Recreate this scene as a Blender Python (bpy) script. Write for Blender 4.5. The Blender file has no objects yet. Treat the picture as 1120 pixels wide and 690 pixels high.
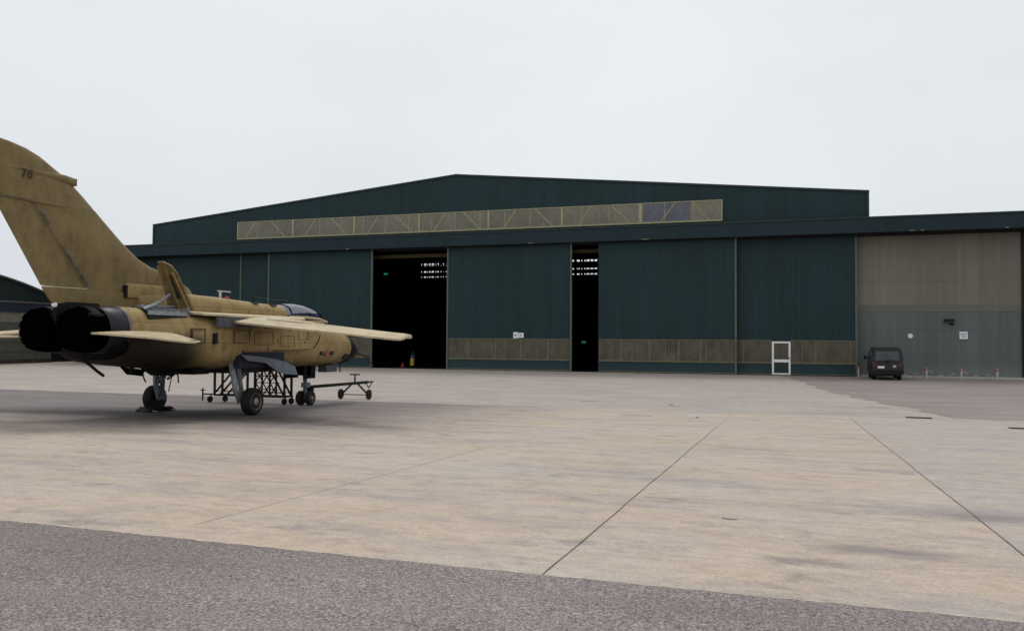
import bpy, bmesh, math, random
from math import sin, cos, pi, radians
from mathutils import Vector, Matrix
random.seed(7)
scene = bpy.context.scene
col = scene.collection

# ------------------------------------------------------------------ materials
def nt(name):
    m = bpy.data.materials.new(name); m.use_nodes = True
    n = m.node_tree; b = n.nodes['Principled BSDF']
    return m, n, b
def lk(n, a, b): n.links.new(a, b)
def noise(n, vec, scale, detail=4, rough=.55, stretch=None, off=None):
    if stretch or off:
        mp = n.nodes.new('ShaderNodeMapping')
        if stretch: mp.inputs['Scale'].default_value = stretch
        if off: mp.inputs['Location'].default_value = off
        lk(n, vec, mp.inputs['Vector']); vec = mp.outputs[0]
    t = n.nodes.new('ShaderNodeTexNoise'); t.inputs['Scale'].default_value = scale
    t.inputs['Detail'].default_value = detail; t.inputs['Roughness'].default_value = rough
    lk(n, vec, t.inputs['Vector']); return t.outputs['Fac']
def ramp(n, fac, stops):
    r = n.nodes.new('ShaderNodeValToRGB'); e = r.color_ramp.elements
    while len(e) < len(stops): e.new(.5)
    for i, (p, c) in enumerate(stops):
        e[i].position = p; e[i].color = (c, c, c, 1) if isinstance(c, (int, float)) else (*c, 1)
    lk(n, fac, r.inputs['Fac']); return r.outputs['Color']
def mixc(n, fac, a, b, mode='MIX'):
    m = n.nodes.new('ShaderNodeMix'); m.data_type = 'RGBA'; m.blend_type = mode
    if isinstance(fac, (int, float)): m.inputs[0].default_value = fac
    else: lk(n, fac, m.inputs[0])
    for i, v in ((6, a), (7, b)):
        if isinstance(v, tuple): m.inputs[i].default_value = (*v, 1)
        else: lk(n, v, m.inputs[i])
    return m.outputs[2]
def math_(n, op, a, b=0.0, clamp=False):
    m = n.nodes.new('ShaderNodeMath'); m.operation = op; m.use_clamp = clamp
    for i, v in ((0, a), (1, b)):
        if isinstance(v, (int, float)): m.inputs[i].default_value = v
        else: lk(n, v, m.inputs[i])
    return m.outputs[0]
def smooth(n, v, lo, hi, a=0.0, b=1.0):
    m = n.nodes.new('ShaderNodeMapRange'); m.interpolation_type = 'SMOOTHSTEP'
    m.inputs[1].default_value = lo; m.inputs[2].default_value = hi
    m.inputs[3].default_value = a; m.inputs[4].default_value = b
    lk(n, v, m.inputs[0]); return m.outputs[0]
def pos(n): return n.nodes.new('ShaderNodeNewGeometry').outputs['Position']
def objc(n): return n.nodes.new('ShaderNodeTexCoord').outputs['Object']
def sep(n, v):
    s = n.nodes.new('ShaderNodeSeparateXYZ'); lk(n, v, s.inputs[0]); return s.outputs
def bump(n, b, h, strength, dist=.01):
    u = n.nodes.new('ShaderNodeBump'); u.inputs['Strength'].default_value = strength
    u.inputs['Distance'].default_value = dist; lk(n, h, u.inputs['Height']); lk(n, u.outputs[0], b.inputs['Normal'])

def simple(name, c, rough=.6, metal=0.0, var=.25, scale=6.0, bmp=.0, spec=.3):
    m, n, b = nt(name); p = objc(n)
    f = noise(n, p, scale, 5)
    f2 = ramp(n, f, [(.3, 1 - var), (.7, 1 + var * .6)])
    cc = mixc(n, 1.0, tuple(c), f2, 'MULTIPLY')
    lk(n, cc, b.inputs['Base Color']); b.inputs['Roughness'].default_value = rough
    b.inputs['Metallic'].default_value = metal; b.inputs['Specular IOR Level'].default_value = spec
    if bmp: bump(n, b, noise(n, p, scale * 6, 3), bmp, .01)
    return m

def sheet_mat(name, c, rib=.3, var=.13, rough=.6, ribstr=.15, ribc=.055):
    """vertical profiled metal cladding: ribs every `rib` m, panels, dirt runs"""
    m, n, b = nt(name); p = pos(n); s = sep(n, p)
    x = math_(n, 'ADD', s[0], s[1])
    w = math_(n, 'SINE', math_(n, 'MULTIPLY', x, 2 * pi / rib))
    wv = smooth(n, w, -.2, .7)
    runs = noise(n, p, 1.0, 5, .6, stretch=(2.2, 2.2, .12))
    big = noise(n, p, .25, 4, .6)
    pan = n.nodes.new('ShaderNodeTexWhiteNoise'); pan.noise_dimensions = '1D'
    lk(n, math_(n, 'FLOOR', math_(n, 'MULTIPLY', x, 1 / 1.05)), pan.inputs['W'])
    v = math_(n, 'MULTIPLY', ramp(n, runs, [(.3, 1 - var), (.7, 1 + var)]), ramp(n, big, [(.3, 1 - var * .6), (.7, 1 + var * .6)]))
    v = math_(n, 'MULTIPLY', v, math_(n, 'ADD', .95, math_(n, 'MULTIPLY', pan.outputs['Value'], .1)))
    v = math_(n, 'MULTIPLY', v, math_(n, 'ADD', 1 - ribc, math_(n, 'MULTIPLY', wv, ribc * 1.4)))
    low = smooth(n, math_(n, 'ADD', s[2], math_(n, 'MULTIPLY', runs, .9)), .3, 1.5)
    cc = mixc(n, low, tuple(min(1, k * 1.35 + .008) for k in c), tuple(c))
    cc = mixc(n, 1.0, cc, v, 'MULTIPLY')
    lap = math_(n, 'FRACT', math_(n, 'MULTIPLY', s[2], 1 / 2.92))
    cc = mixc(n, smooth(n, lap, .0, .02, .3, 0), cc, (.004, .007, .008))
    spots = noise(n, p, 2.6, 5, .7, off=(4, 0, 8))
    cc = mixc(n, ramp(n, spots, [(.6, 0.), (.72, .3)]), cc, mixc(n, .5, cc, (.06, .075, .075)))
    lk(n, cc, b.inputs['Base Color']); b.inputs['Roughness'].default_value = rough
    b.inputs['Specular IOR Level'].default_value = .25
    bump(n, b, wv, ribstr, .03)
    return m

def glaze_mat(name, c, c2, scale=1.2):
    m, n, b = nt(name); p = pos(n)
    f = noise(n, p, scale, 6, .65, stretch=(1, 1, .5))
    g = noise(n, p, 9, 4, .6, stretch=(1, 1, .35))
    cc = mixc(n, ramp(n, f, [(.35, 0.), (.65, 1.)]), tuple(c), tuple(c2))
    cc = mixc(n, 1.0, cc, ramp(n, g, [(.3, .75), (.7, 1.15)]), 'MULTIPLY')
    lk(n, cc, b.inputs['Base Color']); b.inputs['Roughness'].default_value = .5
    return m

M = {}
M['green'] = sheet_mat('dark_green_cladding', (.0135, .0345, .0405), .32)
M['green_fascia'] = sheet_mat('fascia_cladding', (.013, .029, .037), .4, ribstr=.15)
M['green_trim'] = simple('trim_green', (.022, .036, .036), .5)
M['olive_trim'] = simple('olive_trim', (.105, .135, .095), .55, var=.3)
M['cream_trim'] = simple('cream_trim', (.38, .36, .21), .6, var=.25)
M['beige'] = sheet_mat('beige_wall', (.19, .18, .145), .5, .1, ribstr=.04, ribc=.02)
M['bluegrey'] = sheet_mat('blue_grey_wall', (.122, .138, .135), .5, .1, ribstr=.04, ribc=.02)
M['greyband'] = simple('grey_band', (.158, .148, .132), .7, var=.1)
M['glaze_door'] = glaze_mat('dirty_door_glazing', (.055, .046, .031), (.11, .096, .062), 1.6)
M['glaze_top'] = glaze_mat('dirty_clerestory_glazing', (.15, .142, .11), (.215, .2, .15), .5)
M['glaze_blue'] = glaze_mat('blue_replacement_glazing', (.10, .108, .145), (.13, .135, .165), .6)
M['white'] = simple('white_paint', (.8, .82, .82), .5, var=.1)
M['whitedirty'] = simple('dirty_white', (.5, .5, .47), .6, var=.2)
M['dark'] = simple('dark_interior', (.008, .008, .008), .95, spec=0.05)  # interior shade put into the colour of floor and rear wall
M['steel_dark'] = simple('dark_steel', (.02, .02, .018), .7, spec=.1)
M['black'] = simple('black_paint', (.008, .008, .009), .6, var=.3)
M['rubber'] = simple('tyre_rubber', (.012, .012, .012), .8, var=.3, scale=12)
M['blackened'] = simple('sooty_metal', (.003, .003, .0035), .7, metal=0, var=.6, scale=5, bmp=.2, spec=.15)
M['pipeblack'] = simple('burnt_pipe_black', (.0012, .0012, .0012), 1.0, spec=0.0)
M['cowl'] = simple('heat_stained_metal', (.011, .011, .017), .42, metal=.1, var=.7, scale=3, bmp=.2)
M['ringmetal'] = simple('grey_ring_metal', (.16, .14, .14), .5, metal=.3, var=.3)
M['silver'] = simple('silver_paint', (.28, .3, .33), .45, metal=.2, var=.3, scale=9)
M['gearmetal'] = simple('grey_gear_paint', (.15, .16, .17), .5, var=.5, scale=14)
M['bluedoor'] = simple('blue_grey_door_paint', (.13, .15, .19), .55, var=.25)
M['navybay'] = simple('navy_bay_paint', (.016, .02, .036), .7, var=.4)
M['greyseal'] = simple('grey_seal', (.08, .082, .1), .6, var=.4)
M['rim'] = simple('rim_metal', (.28, .27, .24), .5, metal=.3, var=.3)
M['kerb'] = simple('kerb_concrete', (.42, .4, .36), .8, var=.2)
M['red'] = simple('red_paint', (.4, .045, .03), .5, var=.15)
M['faded_red_plastic'] = simple('faded_red_plastic', (.22, .09, .07), .6)
M['yellow'] = simple('yellow_paint', (.62, .42, .02), .5, var=.2)
M['bluep'] = simple('blue_grey_paint', (.08, .12, .2), .5, var=.2)
M['van'] = simple('black_van_paint', (.013, .013, .015), .3, var=.2, spec=.5)
M['vantrim'] = simple('van_plastic', (.01, .01, .01), .7)
M['taillight'] = simple('tail_light_lens', (.09, .008, .008), .25, spec=.5)
M['shelterwall'] = simple('shelter_wall_paint', (.088, .088, .074), .8, var=.2, scale=1.5)
M['shelterlight'] = simple('shelter_light_band', (.2, .185, .15), .8, var=.2, scale=1.5)
M['shelterroof'] = sheet_mat('shelter_roof', (.016, .027, .026), .6)
M['shelterfascia'] = simple('shelter_fascia', (.022, .028, .045), .6, var=.25)
M['shelteredge'] = simple('shelter_edge', (.13, .12, .115), .7)
M['grate'] = simple('iron_grating', (.035, .028, .022), .8, var=.4, scale=20)

def glass_mat(name, c, spec=.7, rg=.12):
    m, n, b = nt(name)
    p = objc(n); f = noise(n, p, 2.2, 3)
    cc = mixc(n, ramp(n, f, [(.4, 0.), (.6, 1.)]), tuple(c), tuple(k * 3.2 for k in c))
    lk(n, cc, b.inputs['Base Color']); b.inputs['Roughness'].default_value = rg
    b.inputs['Specular IOR Level'].default_value = spec; b.inputs['IOR'].default_value = 1.75 if spec > .9 else 1.5
    return m
M['canopy'] = glass_mat('tinted_canopy', (.012, .013, .03), 1.0, .05)
M['vanglass'] = glass_mat('van_glass', (.012, .013, .022))
M['flake'] = simple('pale_flake', (.2, .195, .14), .7)
def lamp(name, c, s):
    m, n, b = nt(name); b.inputs['Base Color'].default_value = (*c, 1)
    b.inputs['Emission Color'].default_value = (*c, 1); b.inputs['Emission Strength'].default_value = s
    return m
M['green_lamp'] = lamp('green_exit_lamp', (.02, .3, .18), .35)
M['white_lamp'] = simple('white_lens', (.8, .8, .8), .2, var=.02)

def jet_mat(name, base, dark, blackened=True, grime=.4, light=False, lines=.45):
    m, n, b = nt(name); p = objc(n); s = sep(n, p)
    f = noise(n, p, .9, 6, .6, stretch=(1, .7, 1.3))
    g = noise(n, p, 5.0, 6, .65, stretch=(1, 1, .45))
    cc = mixc(n, ramp(n, f, [(.35, 0.), (.68, 1.)]), tuple(base), tuple(dark))
    cc = mixc(n, 1.0, cc, ramp(n, g, [(.28, 1 - grime), (.5, .95), (.75, 1.12)]), 'MULTIPLY')
    # panel lines along length (y) and height/width
    br = n.nodes.new('ShaderNodeTexBrick')
    br.inputs['Scale'].default_value = 1.0; br.inputs['Mortar Size'].default_value = .012
    br.inputs['Mortar Smooth'].default_value = .3
    br.inputs['Brick Width'].default_value = 1.35; br.inputs['Row Height'].default_value = .47; br.offset = .27; br.squash = .7; br.squash_frequency = 3
    br.inputs['Color1'].default_value = (1, 1, 1, 1); br.inputs['Color2'].default_value = (.9, .9, .9, 1)
    br.inputs['Mortar'].default_value = (.32, .28, .24, 1)
    cb = n.nodes.new('ShaderNodeCombineXYZ')
    lk(n, s[1], cb.inputs[0]); lk(n, s[2] if not light else s[0], cb.inputs[1]); lk(n, cb.outputs[0], br.inputs['Vector'])
    cc = mixc(n, lines if not light else .3, cc, mixc(n, 1.0, cc, br.outputs['Color'], 'MULTIPLY'))
    # chips and fastener stains
    ch = noise(n, p, 22, 2, .5)
    cc = mixc(n, ramp(n, ch, [(.7, 0.), (.76, .6)]), cc, (.05, .035, .025))
    if blackened:  # blackens the lower rear fuselage and darkens the belly
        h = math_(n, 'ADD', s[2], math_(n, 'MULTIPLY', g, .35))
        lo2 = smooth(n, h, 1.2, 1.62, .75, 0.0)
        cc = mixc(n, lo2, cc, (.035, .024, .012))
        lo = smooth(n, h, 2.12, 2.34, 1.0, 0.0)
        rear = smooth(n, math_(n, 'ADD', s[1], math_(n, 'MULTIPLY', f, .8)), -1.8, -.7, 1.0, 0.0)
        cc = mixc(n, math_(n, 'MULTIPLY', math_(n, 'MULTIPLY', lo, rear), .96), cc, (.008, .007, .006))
    lk(n, cc, b.inputs['Base Color']); b.inputs['Roughness'].default_value = .62
    b.inputs['Specular IOR Level'].default_value = .22
    bump(n, b, noise(n, p, 3, 3), .12, .02)
    return m
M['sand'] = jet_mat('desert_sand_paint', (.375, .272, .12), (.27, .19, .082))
M['sandshade'] = jet_mat('desert_sand_fin_shaded', (.225, .166, .076), (.175, .127, .056), blackened=False, grime=.34, lines=.16)  # same sand, with the backlit fin's shade put into the colour
M['sandwing'] = jet_mat('pale_sand_wing', (.58, .485, .325), (.45, .365, .23), blackened=False, grime=.35, light=True)  # paler sand tone for wings, tailerons and glove
M['sandlight'] = simple('pale_sand_edge', (.55, .47, .32), .6, var=.2)

# ------------------------------------------------------------------ mesh builder
class MB:
    def __init__(s): s.bm = bmesh.new(); s.mi = 0
    def face(s, vs):
        try:
            f = s.bm.faces.new(vs); f.material_index = s.mi; return f
        except ValueError: return None
    def box(s, x0, x1, y0, y1, z0, z1):
        v = [s.bm.verts.new((x, y, z)) for z in (z0, z1) for x, y in ((x0, y0), (x1, y0), (x1, y1), (x0, y1))]
        for q in ((0, 3, 2, 1), (4, 5, 6, 7), (0, 1, 5, 4), (1, 2, 6, 5), (2, 3, 7, 6), (3, 0, 4, 7)): s.face([v[i] for i in q])
        return s
    def rings(s, rs, cap=True, closed=True):
        R = [[s.bm.verts.new(p) for p in r] for r in rs]
        n = len(R[0])
        for a, b in zip(R, R[1:]):
            for i in range(n if closed else n - 1):
                j = (i + 1) % n
                s.face((a[i], a[j], b[j], b[i]))
        if cap: s.face(R[0][::-1]); s.face(R[-1])
        return s
    def tube(s, a, b, r, r2=None, seg=10):
        a = Vector(a); b = Vector(b); d = (b - a).normalized()
        u = d.orthogonal().normalized(); w = d.cross(u); r2 = r if r2 is None else r2
        return s.rings([[p + (u * cos(2 * pi * i / seg) + w * sin(2 * pi * i / seg)) * q for i in range(seg)] for p, q in ((a, r), (b, r2))])
    def path(s, pts, r, seg=8):
        pts = [Vector(p) for p in pts]; rs = []; u = None
        for i, p in enumerate(pts):
            d = (pts[min(i + 1, len(pts) - 1)] - pts[max(i - 1, 0)]).normalized()
            u = (d.orthogonal() if u is None else (u - d * u.dot(d))).normalized(); w = d.cross(u)
            rs.append([p + (u * cos(2 * pi * k / seg) + w * sin(2 * pi * k / seg)) * r for k in range(seg)])
        return s.rings(rs)
    def bar(s, a, b, w, h=None):
        a = Vector(a); b = Vector(b); h = w if h is None else h; d = (b - a).normalized()
        up = Vector((0, 0, 1)) if abs(d.z) < .95 else Vector((0, 1, 0))
        u = d.cross(up).normalized() * w / 2; v = u.cross(d).normalized() * h / 2
        return s.rings([[p + u + v, p - u + v, p - u - v, p + u - v] for p in (a, b)])
    def lathe(s, c, axis, prof, seg=28, cap=True):
        """prof: list of (distance along axis, radius)"""
        c = Vector(c); d = Vector(axis).normalized(); u = d.orthogonal().normalized(); w = d.cross(u)
        return s.rings([[c + d * t + (u * cos(2 * pi * i / seg) + w * sin(2 * pi * i / seg)) * max(r, .0005) for i in range(seg)] for t, r in prof], cap=cap)
    def prism(s, poly, d):
        """poly: 3-D points, d: extrusion vector"""
        d = Vector(d); return s.rings([[Vector(p) for p in poly], [Vector(p) + d for p in poly]])
    def build(s, name, mats, parent=None, loc=(0, 0, 0), smooth=False, bevel=0, off=None):
        bm = s.bm
        bmesh.ops.recalc_face_normals(bm, faces=bm.faces)
        if off is not None: bmesh.ops.translate(bm, verts=bm.verts, vec=-Vector(off))
        me = bpy.data.meshes.new(name); bm.to_mesh(me); bm.free()
        for m in (mats if isinstance(mats, (list, tuple)) else [mats]): me.materials.append(m)
        o = bpy.data.objects.new(name, me); col.objects.link(o); o.location = loc
        if parent: o.parent = parent
        if smooth:
            for p in me.polygons: p.use_smooth = True
            me.set_sharp_from_angle(angle=radians(38))
        if bevel:
            b = o.modifiers.new('bevel', 'BEVEL'); b.width = bevel; b.segments = 2; b.limit_method = 'ANGLE'; b.angle_limit = radians(40)
        return o
def tag(o, label=None, cat=None, group=None, kind=None):
    if label: o['label'] = label
    if cat: o['category'] = cat
    if group: o['group'] = group
    if kind: o['kind'] = kind
    return o
def thing(name, label, cat, loc, rz=0, group=None):
    o = bpy.data.objects.new(name, None); col.objects.link(o); o.location = loc; o.rotation_euler = (0, 0, rz)
    o.empty_display_size = .2
    return tag(o, label, cat, group)
def kids(o): return [c for c in list(bpy.data.objects) if c.parent == o]
def copy_tree(o, parent=None):
    c = o.copy(); col.objects.link(c); c.parent = parent
    for k in kids(o): copy_tree(k, c)
    return c

# ------------------------------------------------------------------ ground (z = 0 at the hangar; the apron falls to a drain line, then rises)
def gz(y):
    a = .6 - .029 * max(y, -30); b = -.154 + (y - 26) * .0059
    b = min(b, .004) if y > 26 else b
    # smooth maximum of the two planes
    k = .05; h = max(k - abs(a - b), 0) / k
    return max(a, b) + h * h * k * .25
ROWS = [-300, -120, -60, -30] + [-28 + 2 * i for i in range(14)] + [i for i in range(0, 62)] + [80, 120, 250, 600, 1500, 3000]

def ground_sheet(name, xs, y0, y1, dz, mat, edge0=None, edge1=None):
    """sheet following the ground profile; edge functions give ragged ends per x"""
    bm = bmesh.new(); ys = [y0] + [y for y in ROWS if y0 < y < y1] + [y1]; grid = []
    for i, x in enumerate(xs):
        rowv = []
        for j, y in enumerate(ys):
            yy = y + (edge0(x) if j == 0 and edge0 else 0) + (edge1(x) if j == len(ys) - 1 and edge1 else 0)
            rowv.append(bm.verts.new((x, yy, gz(yy) + dz)))
        grid.append(rowv)
    for a, b in zip(grid, grid[1:]):
        for j in range(len(ys) - 1): bm.faces.new((a[j], b[j], b[j + 1], a[j + 1]))
    me = bpy.data.meshes.new(name); bm.to_mesh(me); bm.free(); me.materials.append(mat)
    for p in me.polygons: p.use_smooth = True
    o = bpy.data.objects.new(name, me); col.objects.link(o); tag(o, kind='structure'); return o

def frange(a, b, s):
    n = int(round((b - a) / s)); return [a + (b - a) * i / n for i in range(n + 1)]

def concrete_mat():
    m, n, b = nt('weathered_apron_concrete'); p = pos(n); s = sep(n, p)
    warp = noise(n, p, .5, 3, .6)
    big = noise(n, p, .42, 7, .72, stretch=(.6, 1, 1))
    streak = noise(n, p, 1.0, 9, .76, stretch=(.3, 1.25, 1), off=(3, 1, 0))
    mott = noise(n, p, 3.4, 8, .75, stretch=(.55, 1, 1), off=(5, 2, 0)); grain = noise(n, p, 95, 2, .8)
    blot = noise(n, p, 1.7, 6, .7, stretch=(.6, 1, 1), off=(9, 4, 0))
    fine = noise(n, p, 38, 3, .7)
    mid = noise(n, p, 9, 5, .7, stretch=(.5, 1, 1))
    warm = (.49, .385, .295); pale = (.47, .41, .37); grey = (.30, .275, .28); dk = (.18, .162, .165)
    c = mixc(n, ramp(n, big, [(.36, 0.), (.66, 1.)]), pale, warm)
    c = mixc(n, ramp(n, streak, [(.47, 0.), (.66, .8)]), c, grey)
    c = mixc(n, ramp(n, blot, [(.58, 0.), (.74, .8)]), c, dk)
    c = mixc(n, ramp(n, mott, [(.5, 0.), (.7, .5)]), c, (.27, .235, .225)); c = mixc(n, ramp(n, mott, [(.28, .55), (.45, 0.)]), c, (.52, .46, .4))
    # the bay right of the last long joint is greyer
    r = smooth(n, s[0], 1.77, 1.8); near = smooth(n, s[1], 26.1, 26.6, 1, 0)
    c = mixc(n, math_(n, 'MULTIPLY', math_(n, 'MULTIPLY', r, near), .42), c, mixc(n, 1.0, (.37, .345, .34), ramp(n, mott, [(.3, 1.12), (.7, .82)]), 'MULTIPLY'))
    # beyond the drain line: greyish pink, duller
    far = smooth(n, math_(n, 'ADD', s[1], math_(n, 'MULTIPLY', warp, .3)), 26.4, 26.9)
    c = mixc(n, math_(n, 'MULTIPLY', far, .7), c, mixc(n, 1.0, (.37, .33, .31), ramp(n, streak, [(.35, 1.12), (.7, .72)]), 'MULTIPLY'))
    # darker pavement around the aircraft, partly overcast shade painted into the colour
    wy = math_(n, 'ADD', s[1], math_(n, 'MULTIPLY', math_(n, 'SUBTRACT', big, .5), 9.0))
    wx = math_(n, 'ADD', s[0], math_(n, 'MULTIPLY', math_(n, 'SUBTRACT', blot, .5), 8.0))
    a = math_(n, 'MULTIPLY', smooth(n, wy, 11.5, 17.0), smooth(n, math_(n, 'ADD', s[1], math_(n, 'MULTIPLY', warp, .4)), 26.55, 26.75, 1, 0))
    a = math_(n, 'MULTIPLY', a, smooth(n, wx, -13.0, -5.0, 1, 0))
    c = mixc(n, math_(n, 'MULTIPLY', a, .9), c, mixc(n, 1.0, (.155, .138, .142), ramp(n, streak, [(.35, 1.25), (.65, .75)]), 'MULTIPLY'))
    # dark stains under the engines and wheels, with the jet's shade painted in
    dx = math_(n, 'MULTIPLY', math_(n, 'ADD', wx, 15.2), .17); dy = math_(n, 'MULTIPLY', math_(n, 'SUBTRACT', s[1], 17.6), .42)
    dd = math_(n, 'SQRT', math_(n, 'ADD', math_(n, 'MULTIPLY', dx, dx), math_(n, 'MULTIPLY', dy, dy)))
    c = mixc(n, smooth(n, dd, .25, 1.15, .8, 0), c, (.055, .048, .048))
    c = mixc(n, 1.0, c, ramp(n, fine, [(.25, .8), (.5, 1.0), (.75, 1.16)]), 'MULTIPLY')
    c = mixc(n, 1.0, c, ramp(n, grain, [(.3, .8), (.5, 1.0), (.7, 1.2)]), 'MULTIPLY')
    # worn dark scuffs near the right of the middle bay
    for qx, qy, sx, sy in ((.75, 7.2, 1.3, 3.2), (1.9, 9.3, .9, 2.4), (.2, 6.6, 2.2, 4.5), (-14.5, 12.2, .5, .9)):
        ex = math_(n, 'MULTIPLY', math_(n, 'ADD', math_(n, 'SUBTRACT', s[0], qx), math_(n, 'SUBTRACT', blot, .5)), sx)
        ey = math_(n, 'MULTIPLY', math_(n, 'ADD', math_(n, 'SUBTRACT', s[1], qy), math_(n, 'SUBTRACT', mott, .5)), sy)
        de = math_(n, 'SQRT', math_(n, 'ADD', math_(n, 'MULTIPLY', ex, ex), math_(n, 'MULTIPLY', ey, ey)))
        c = mixc(n, smooth(n, math_(n, 'ADD', de, math_(n, 'MULTIPLY', mott, .8)), .5, 1.5, .55, 0), c, (.16, .14, .145))
    c = mixc(n, 1.0, c, ramp(n, mid, [(.3, .86), (.7, 1.1)]), 'MULTIPLY')
    pit = noise(n, p, 5.5, 2, .5, off=(2, 7, 0))
    c = mixc(n, ramp(n, pit, [(.79, 0.), (.81, .7)]), c, (.1, .085, .08))
    lk(n, c, b.inputs['Base Color']); b.inputs['Roughness'].default_value = .8
    b.inputs['Specular IOR Level'].default_value = .2
    bump(n, b, fine, .35, .01)
    return m
def asphalt_mat(name, c0, c1, speck=.5, scl=55):
    m, n, b = nt(name); p = pos(n)
    big = noise(n, p, .5, 5, .65, stretch=(.4, 1, 1)); f1 = noise(n, p, scl, 2, .6); f2 = noise(n, p, scl * .42, 3, .7)
    c = mixc(n, ramp(n, big, [(.35, 0.), (.65, 1.)]), c0, c1)
    c = mixc(n, 1.0, c, ramp(n, f1, [(.3, 1 - speck), (.5, 1.), (.7, 1 + speck * 1.3)]), 'MULTIPLY')
    c = mixc(n, 1.0, c, ramp(n, f2, [(.3, 1 - speck * .5), (.7, 1 + speck * .5)]), 'MULTIPLY')
    lk(n, c, b.inputs['Base Color']); b.inputs['Roughness'].default_value = .85
    b.inputs['Specular IOR Level'].default_value = .2
    bump(n, b, f1, .35, .015)
    return m
M['concrete'] = concrete_mat()
M['asphalt'] = asphalt_mat('worn_asphalt', (.245, .212, .206), (.18, .155, .153), .62, 62)
M['asphalt_far'] = asphalt_mat('brown_asphalt', (.29, .245, .235), (.225, .19, .183), .12, 14)
M['joint'] = simple('joint_filler', (.11, .095, .085), .9, var=.6, scale=3)
M['lip'] = simple('concrete_lip', (.5, .44, .37), .85, var=.3, scale=8)
M['grass'] = simple('dry_grass', (.09, .10, .04), .95, var=.4, scale=.3)

ground_sheet('ground', [-3000, -600, -200, -90, 0, 60, 200, 600, 3000], -300, 3000, -.06, M['grass'])
ground_sheet('concrete_apron', frange(-140, 90, 10), -60, 120, 0, M['concrete'])
def rag(x): return .006 * sin(x * 9.1) + .006 * sin(x * 23.3 + 1) + .005 * sin(x * 57) + .012 * sin(x * .6)
def rag_lip(x): return rag(x) + .03 + .012 * max(0, sin(x * 13.7) + sin(x * 31.1 + 2))
xs = frange(-14, 8, .05)
ground_sheet('concrete_lip_strip', [x for x in xs], 5.40, 5.48, .004, M['lip'], None, rag_lip)
ground_sheet('asphalt_strip', [-140, -60, -30, -20] + xs + [12, 30, 90], -60, 5.46, .012, M['asphalt'], None, rag)
ground_sheet('edge_joint', xs, 5.44, 5.475, .008, M['joint'], None, lambda x: rag(x) + .008)

def strip_x(name, x0, ya, yb, w, mat=None, dz=.004, wig=.004):
    bm = bmesh.new(); pv = None
    for y in frange(ya, yb, .25):
        c = x0 + wig * sin(y * 1.3 + x0) + wig * .5 * sin(y * 4.1)
        ww = w * (.6 + .4 * abs(sin(y * 2.7 + x0 * 3)))
        v = [bm.verts.new((c - ww / 2, y, gz(y) + dz)), bm.verts.new((c + ww / 2, y, gz(y) + dz))]
        if pv: bm.faces.new((pv[0], pv[1], v[1], v[0]))
        pv = v
    me = bpy.data.meshes.new(name); bm.to_mesh(me); bm.free(); me.materials.append(mat or M['joint'])
    o = bpy.data.objects.new(name, me); col.objects.link(o); return tag(o, kind='structure')
strip_x('expansion_joint', -1.60, 5.5, 20.6, .012)
strip_x('expansion_joint', 1.78, 5.5, 26.3, .014)
M['joint_faint'] = simple('faint_joint_filler', (.40, .34, .29), .9, var=.4, scale=3)
strip_x('expansion_joint', -4.92, 6.0, 14.5, .010, M['joint_faint'])
strip_x('expansion_joint', -1.60, 20.6, 26.3, .016, M['joint_faint'])

def asphalt_right():
    bm = bmesh.new()
    pts = [(27.35, 4.5), (28.5, 4.42), (30.4, 4.06), (33, 3.18), (36, 2.45), (38.9, 1.75), (43, 1.2), (47, .8), (49.5, .45), (52, .1), (54.2, -.2)]
    def xe(y):
        for (a, xa), (b_, xb) in zip(pts, pts[1:]):
            if a <= y <= b_: return xa + (xb - xa) * (y - a) / (b_ - a)
        return pts[-1][1]
    prev = None
    for y in sorted(set(frange(27.4, 54.2, .4))):
        e = xe(y) + .16 * sin(y * 2.1) + .1 * sin(y * 5.3) + .06 * sin(y * 11.7)
        row = [bm.verts.new((x, y, gz(y) + .006)) for x in (e, 6, 10, 20, 40, 90)]
        if prev:
            for i in range(5): bm.faces.new((prev[i], prev[i + 1], row[i + 1], row[i]))
        prev = row
    me = bpy.data.meshes.new('asphalt_patch'); bm.to_mesh(me); bm.free(); me.materials.append(M['asphalt_far'])
    o = bpy.data.objects.new('asphalt_patch', me); col.objects.link(o); tag(o, kind='structure')
asphalt_right()

# cracks / spalls in the concrete
def crack(pts, w):
    bm = bmesh.new(); pv = None
    for i, (x, y) in enumerate(pts):
        d = w * (.35 + .65 * sin(pi * (i + .5) / len(pts)))
        v = [bm.verts.new((x, y - d / 2, gz(y) + .004)), bm.verts.new((x + d * .4, y + d / 2, gz(y) + .004))]
        if pv: bm.faces.new((pv[0], v[0], v[1], pv[1]))
        pv = v
    me = bpy.data.meshes.new('apron_crack'); bm.to_mesh(me); bm.free(); me.materials.append(M['joint'])
    o = bpy.data.objects.new('apron_crack', me); col.objects.link(o); tag(o, kind='structure')
crack([(-3.95, 29.2), (-3.8, 28.9), (-3.72, 28.6), (-3.6, 28.75), (-3.45, 28.7)], .12)
crack([(-7.2, 29.6), (-6.9, 29.5), (-6.5, 29.55)], .1)
crack([(-2.47, 24.3), (-2.42, 23.9), (-2.46, 23.6)], .14)
crack([(-4.6, 24.0), (-4.2, 23.9), (-3.7, 23.95)], .1)
crack([(2.6, 30.6), (3.0, 30.5), (3.3, 30.55)], .08)
crack([(-.6, 8.2), (-.52, 8.15), (-.45, 8.17)], .03)

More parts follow.
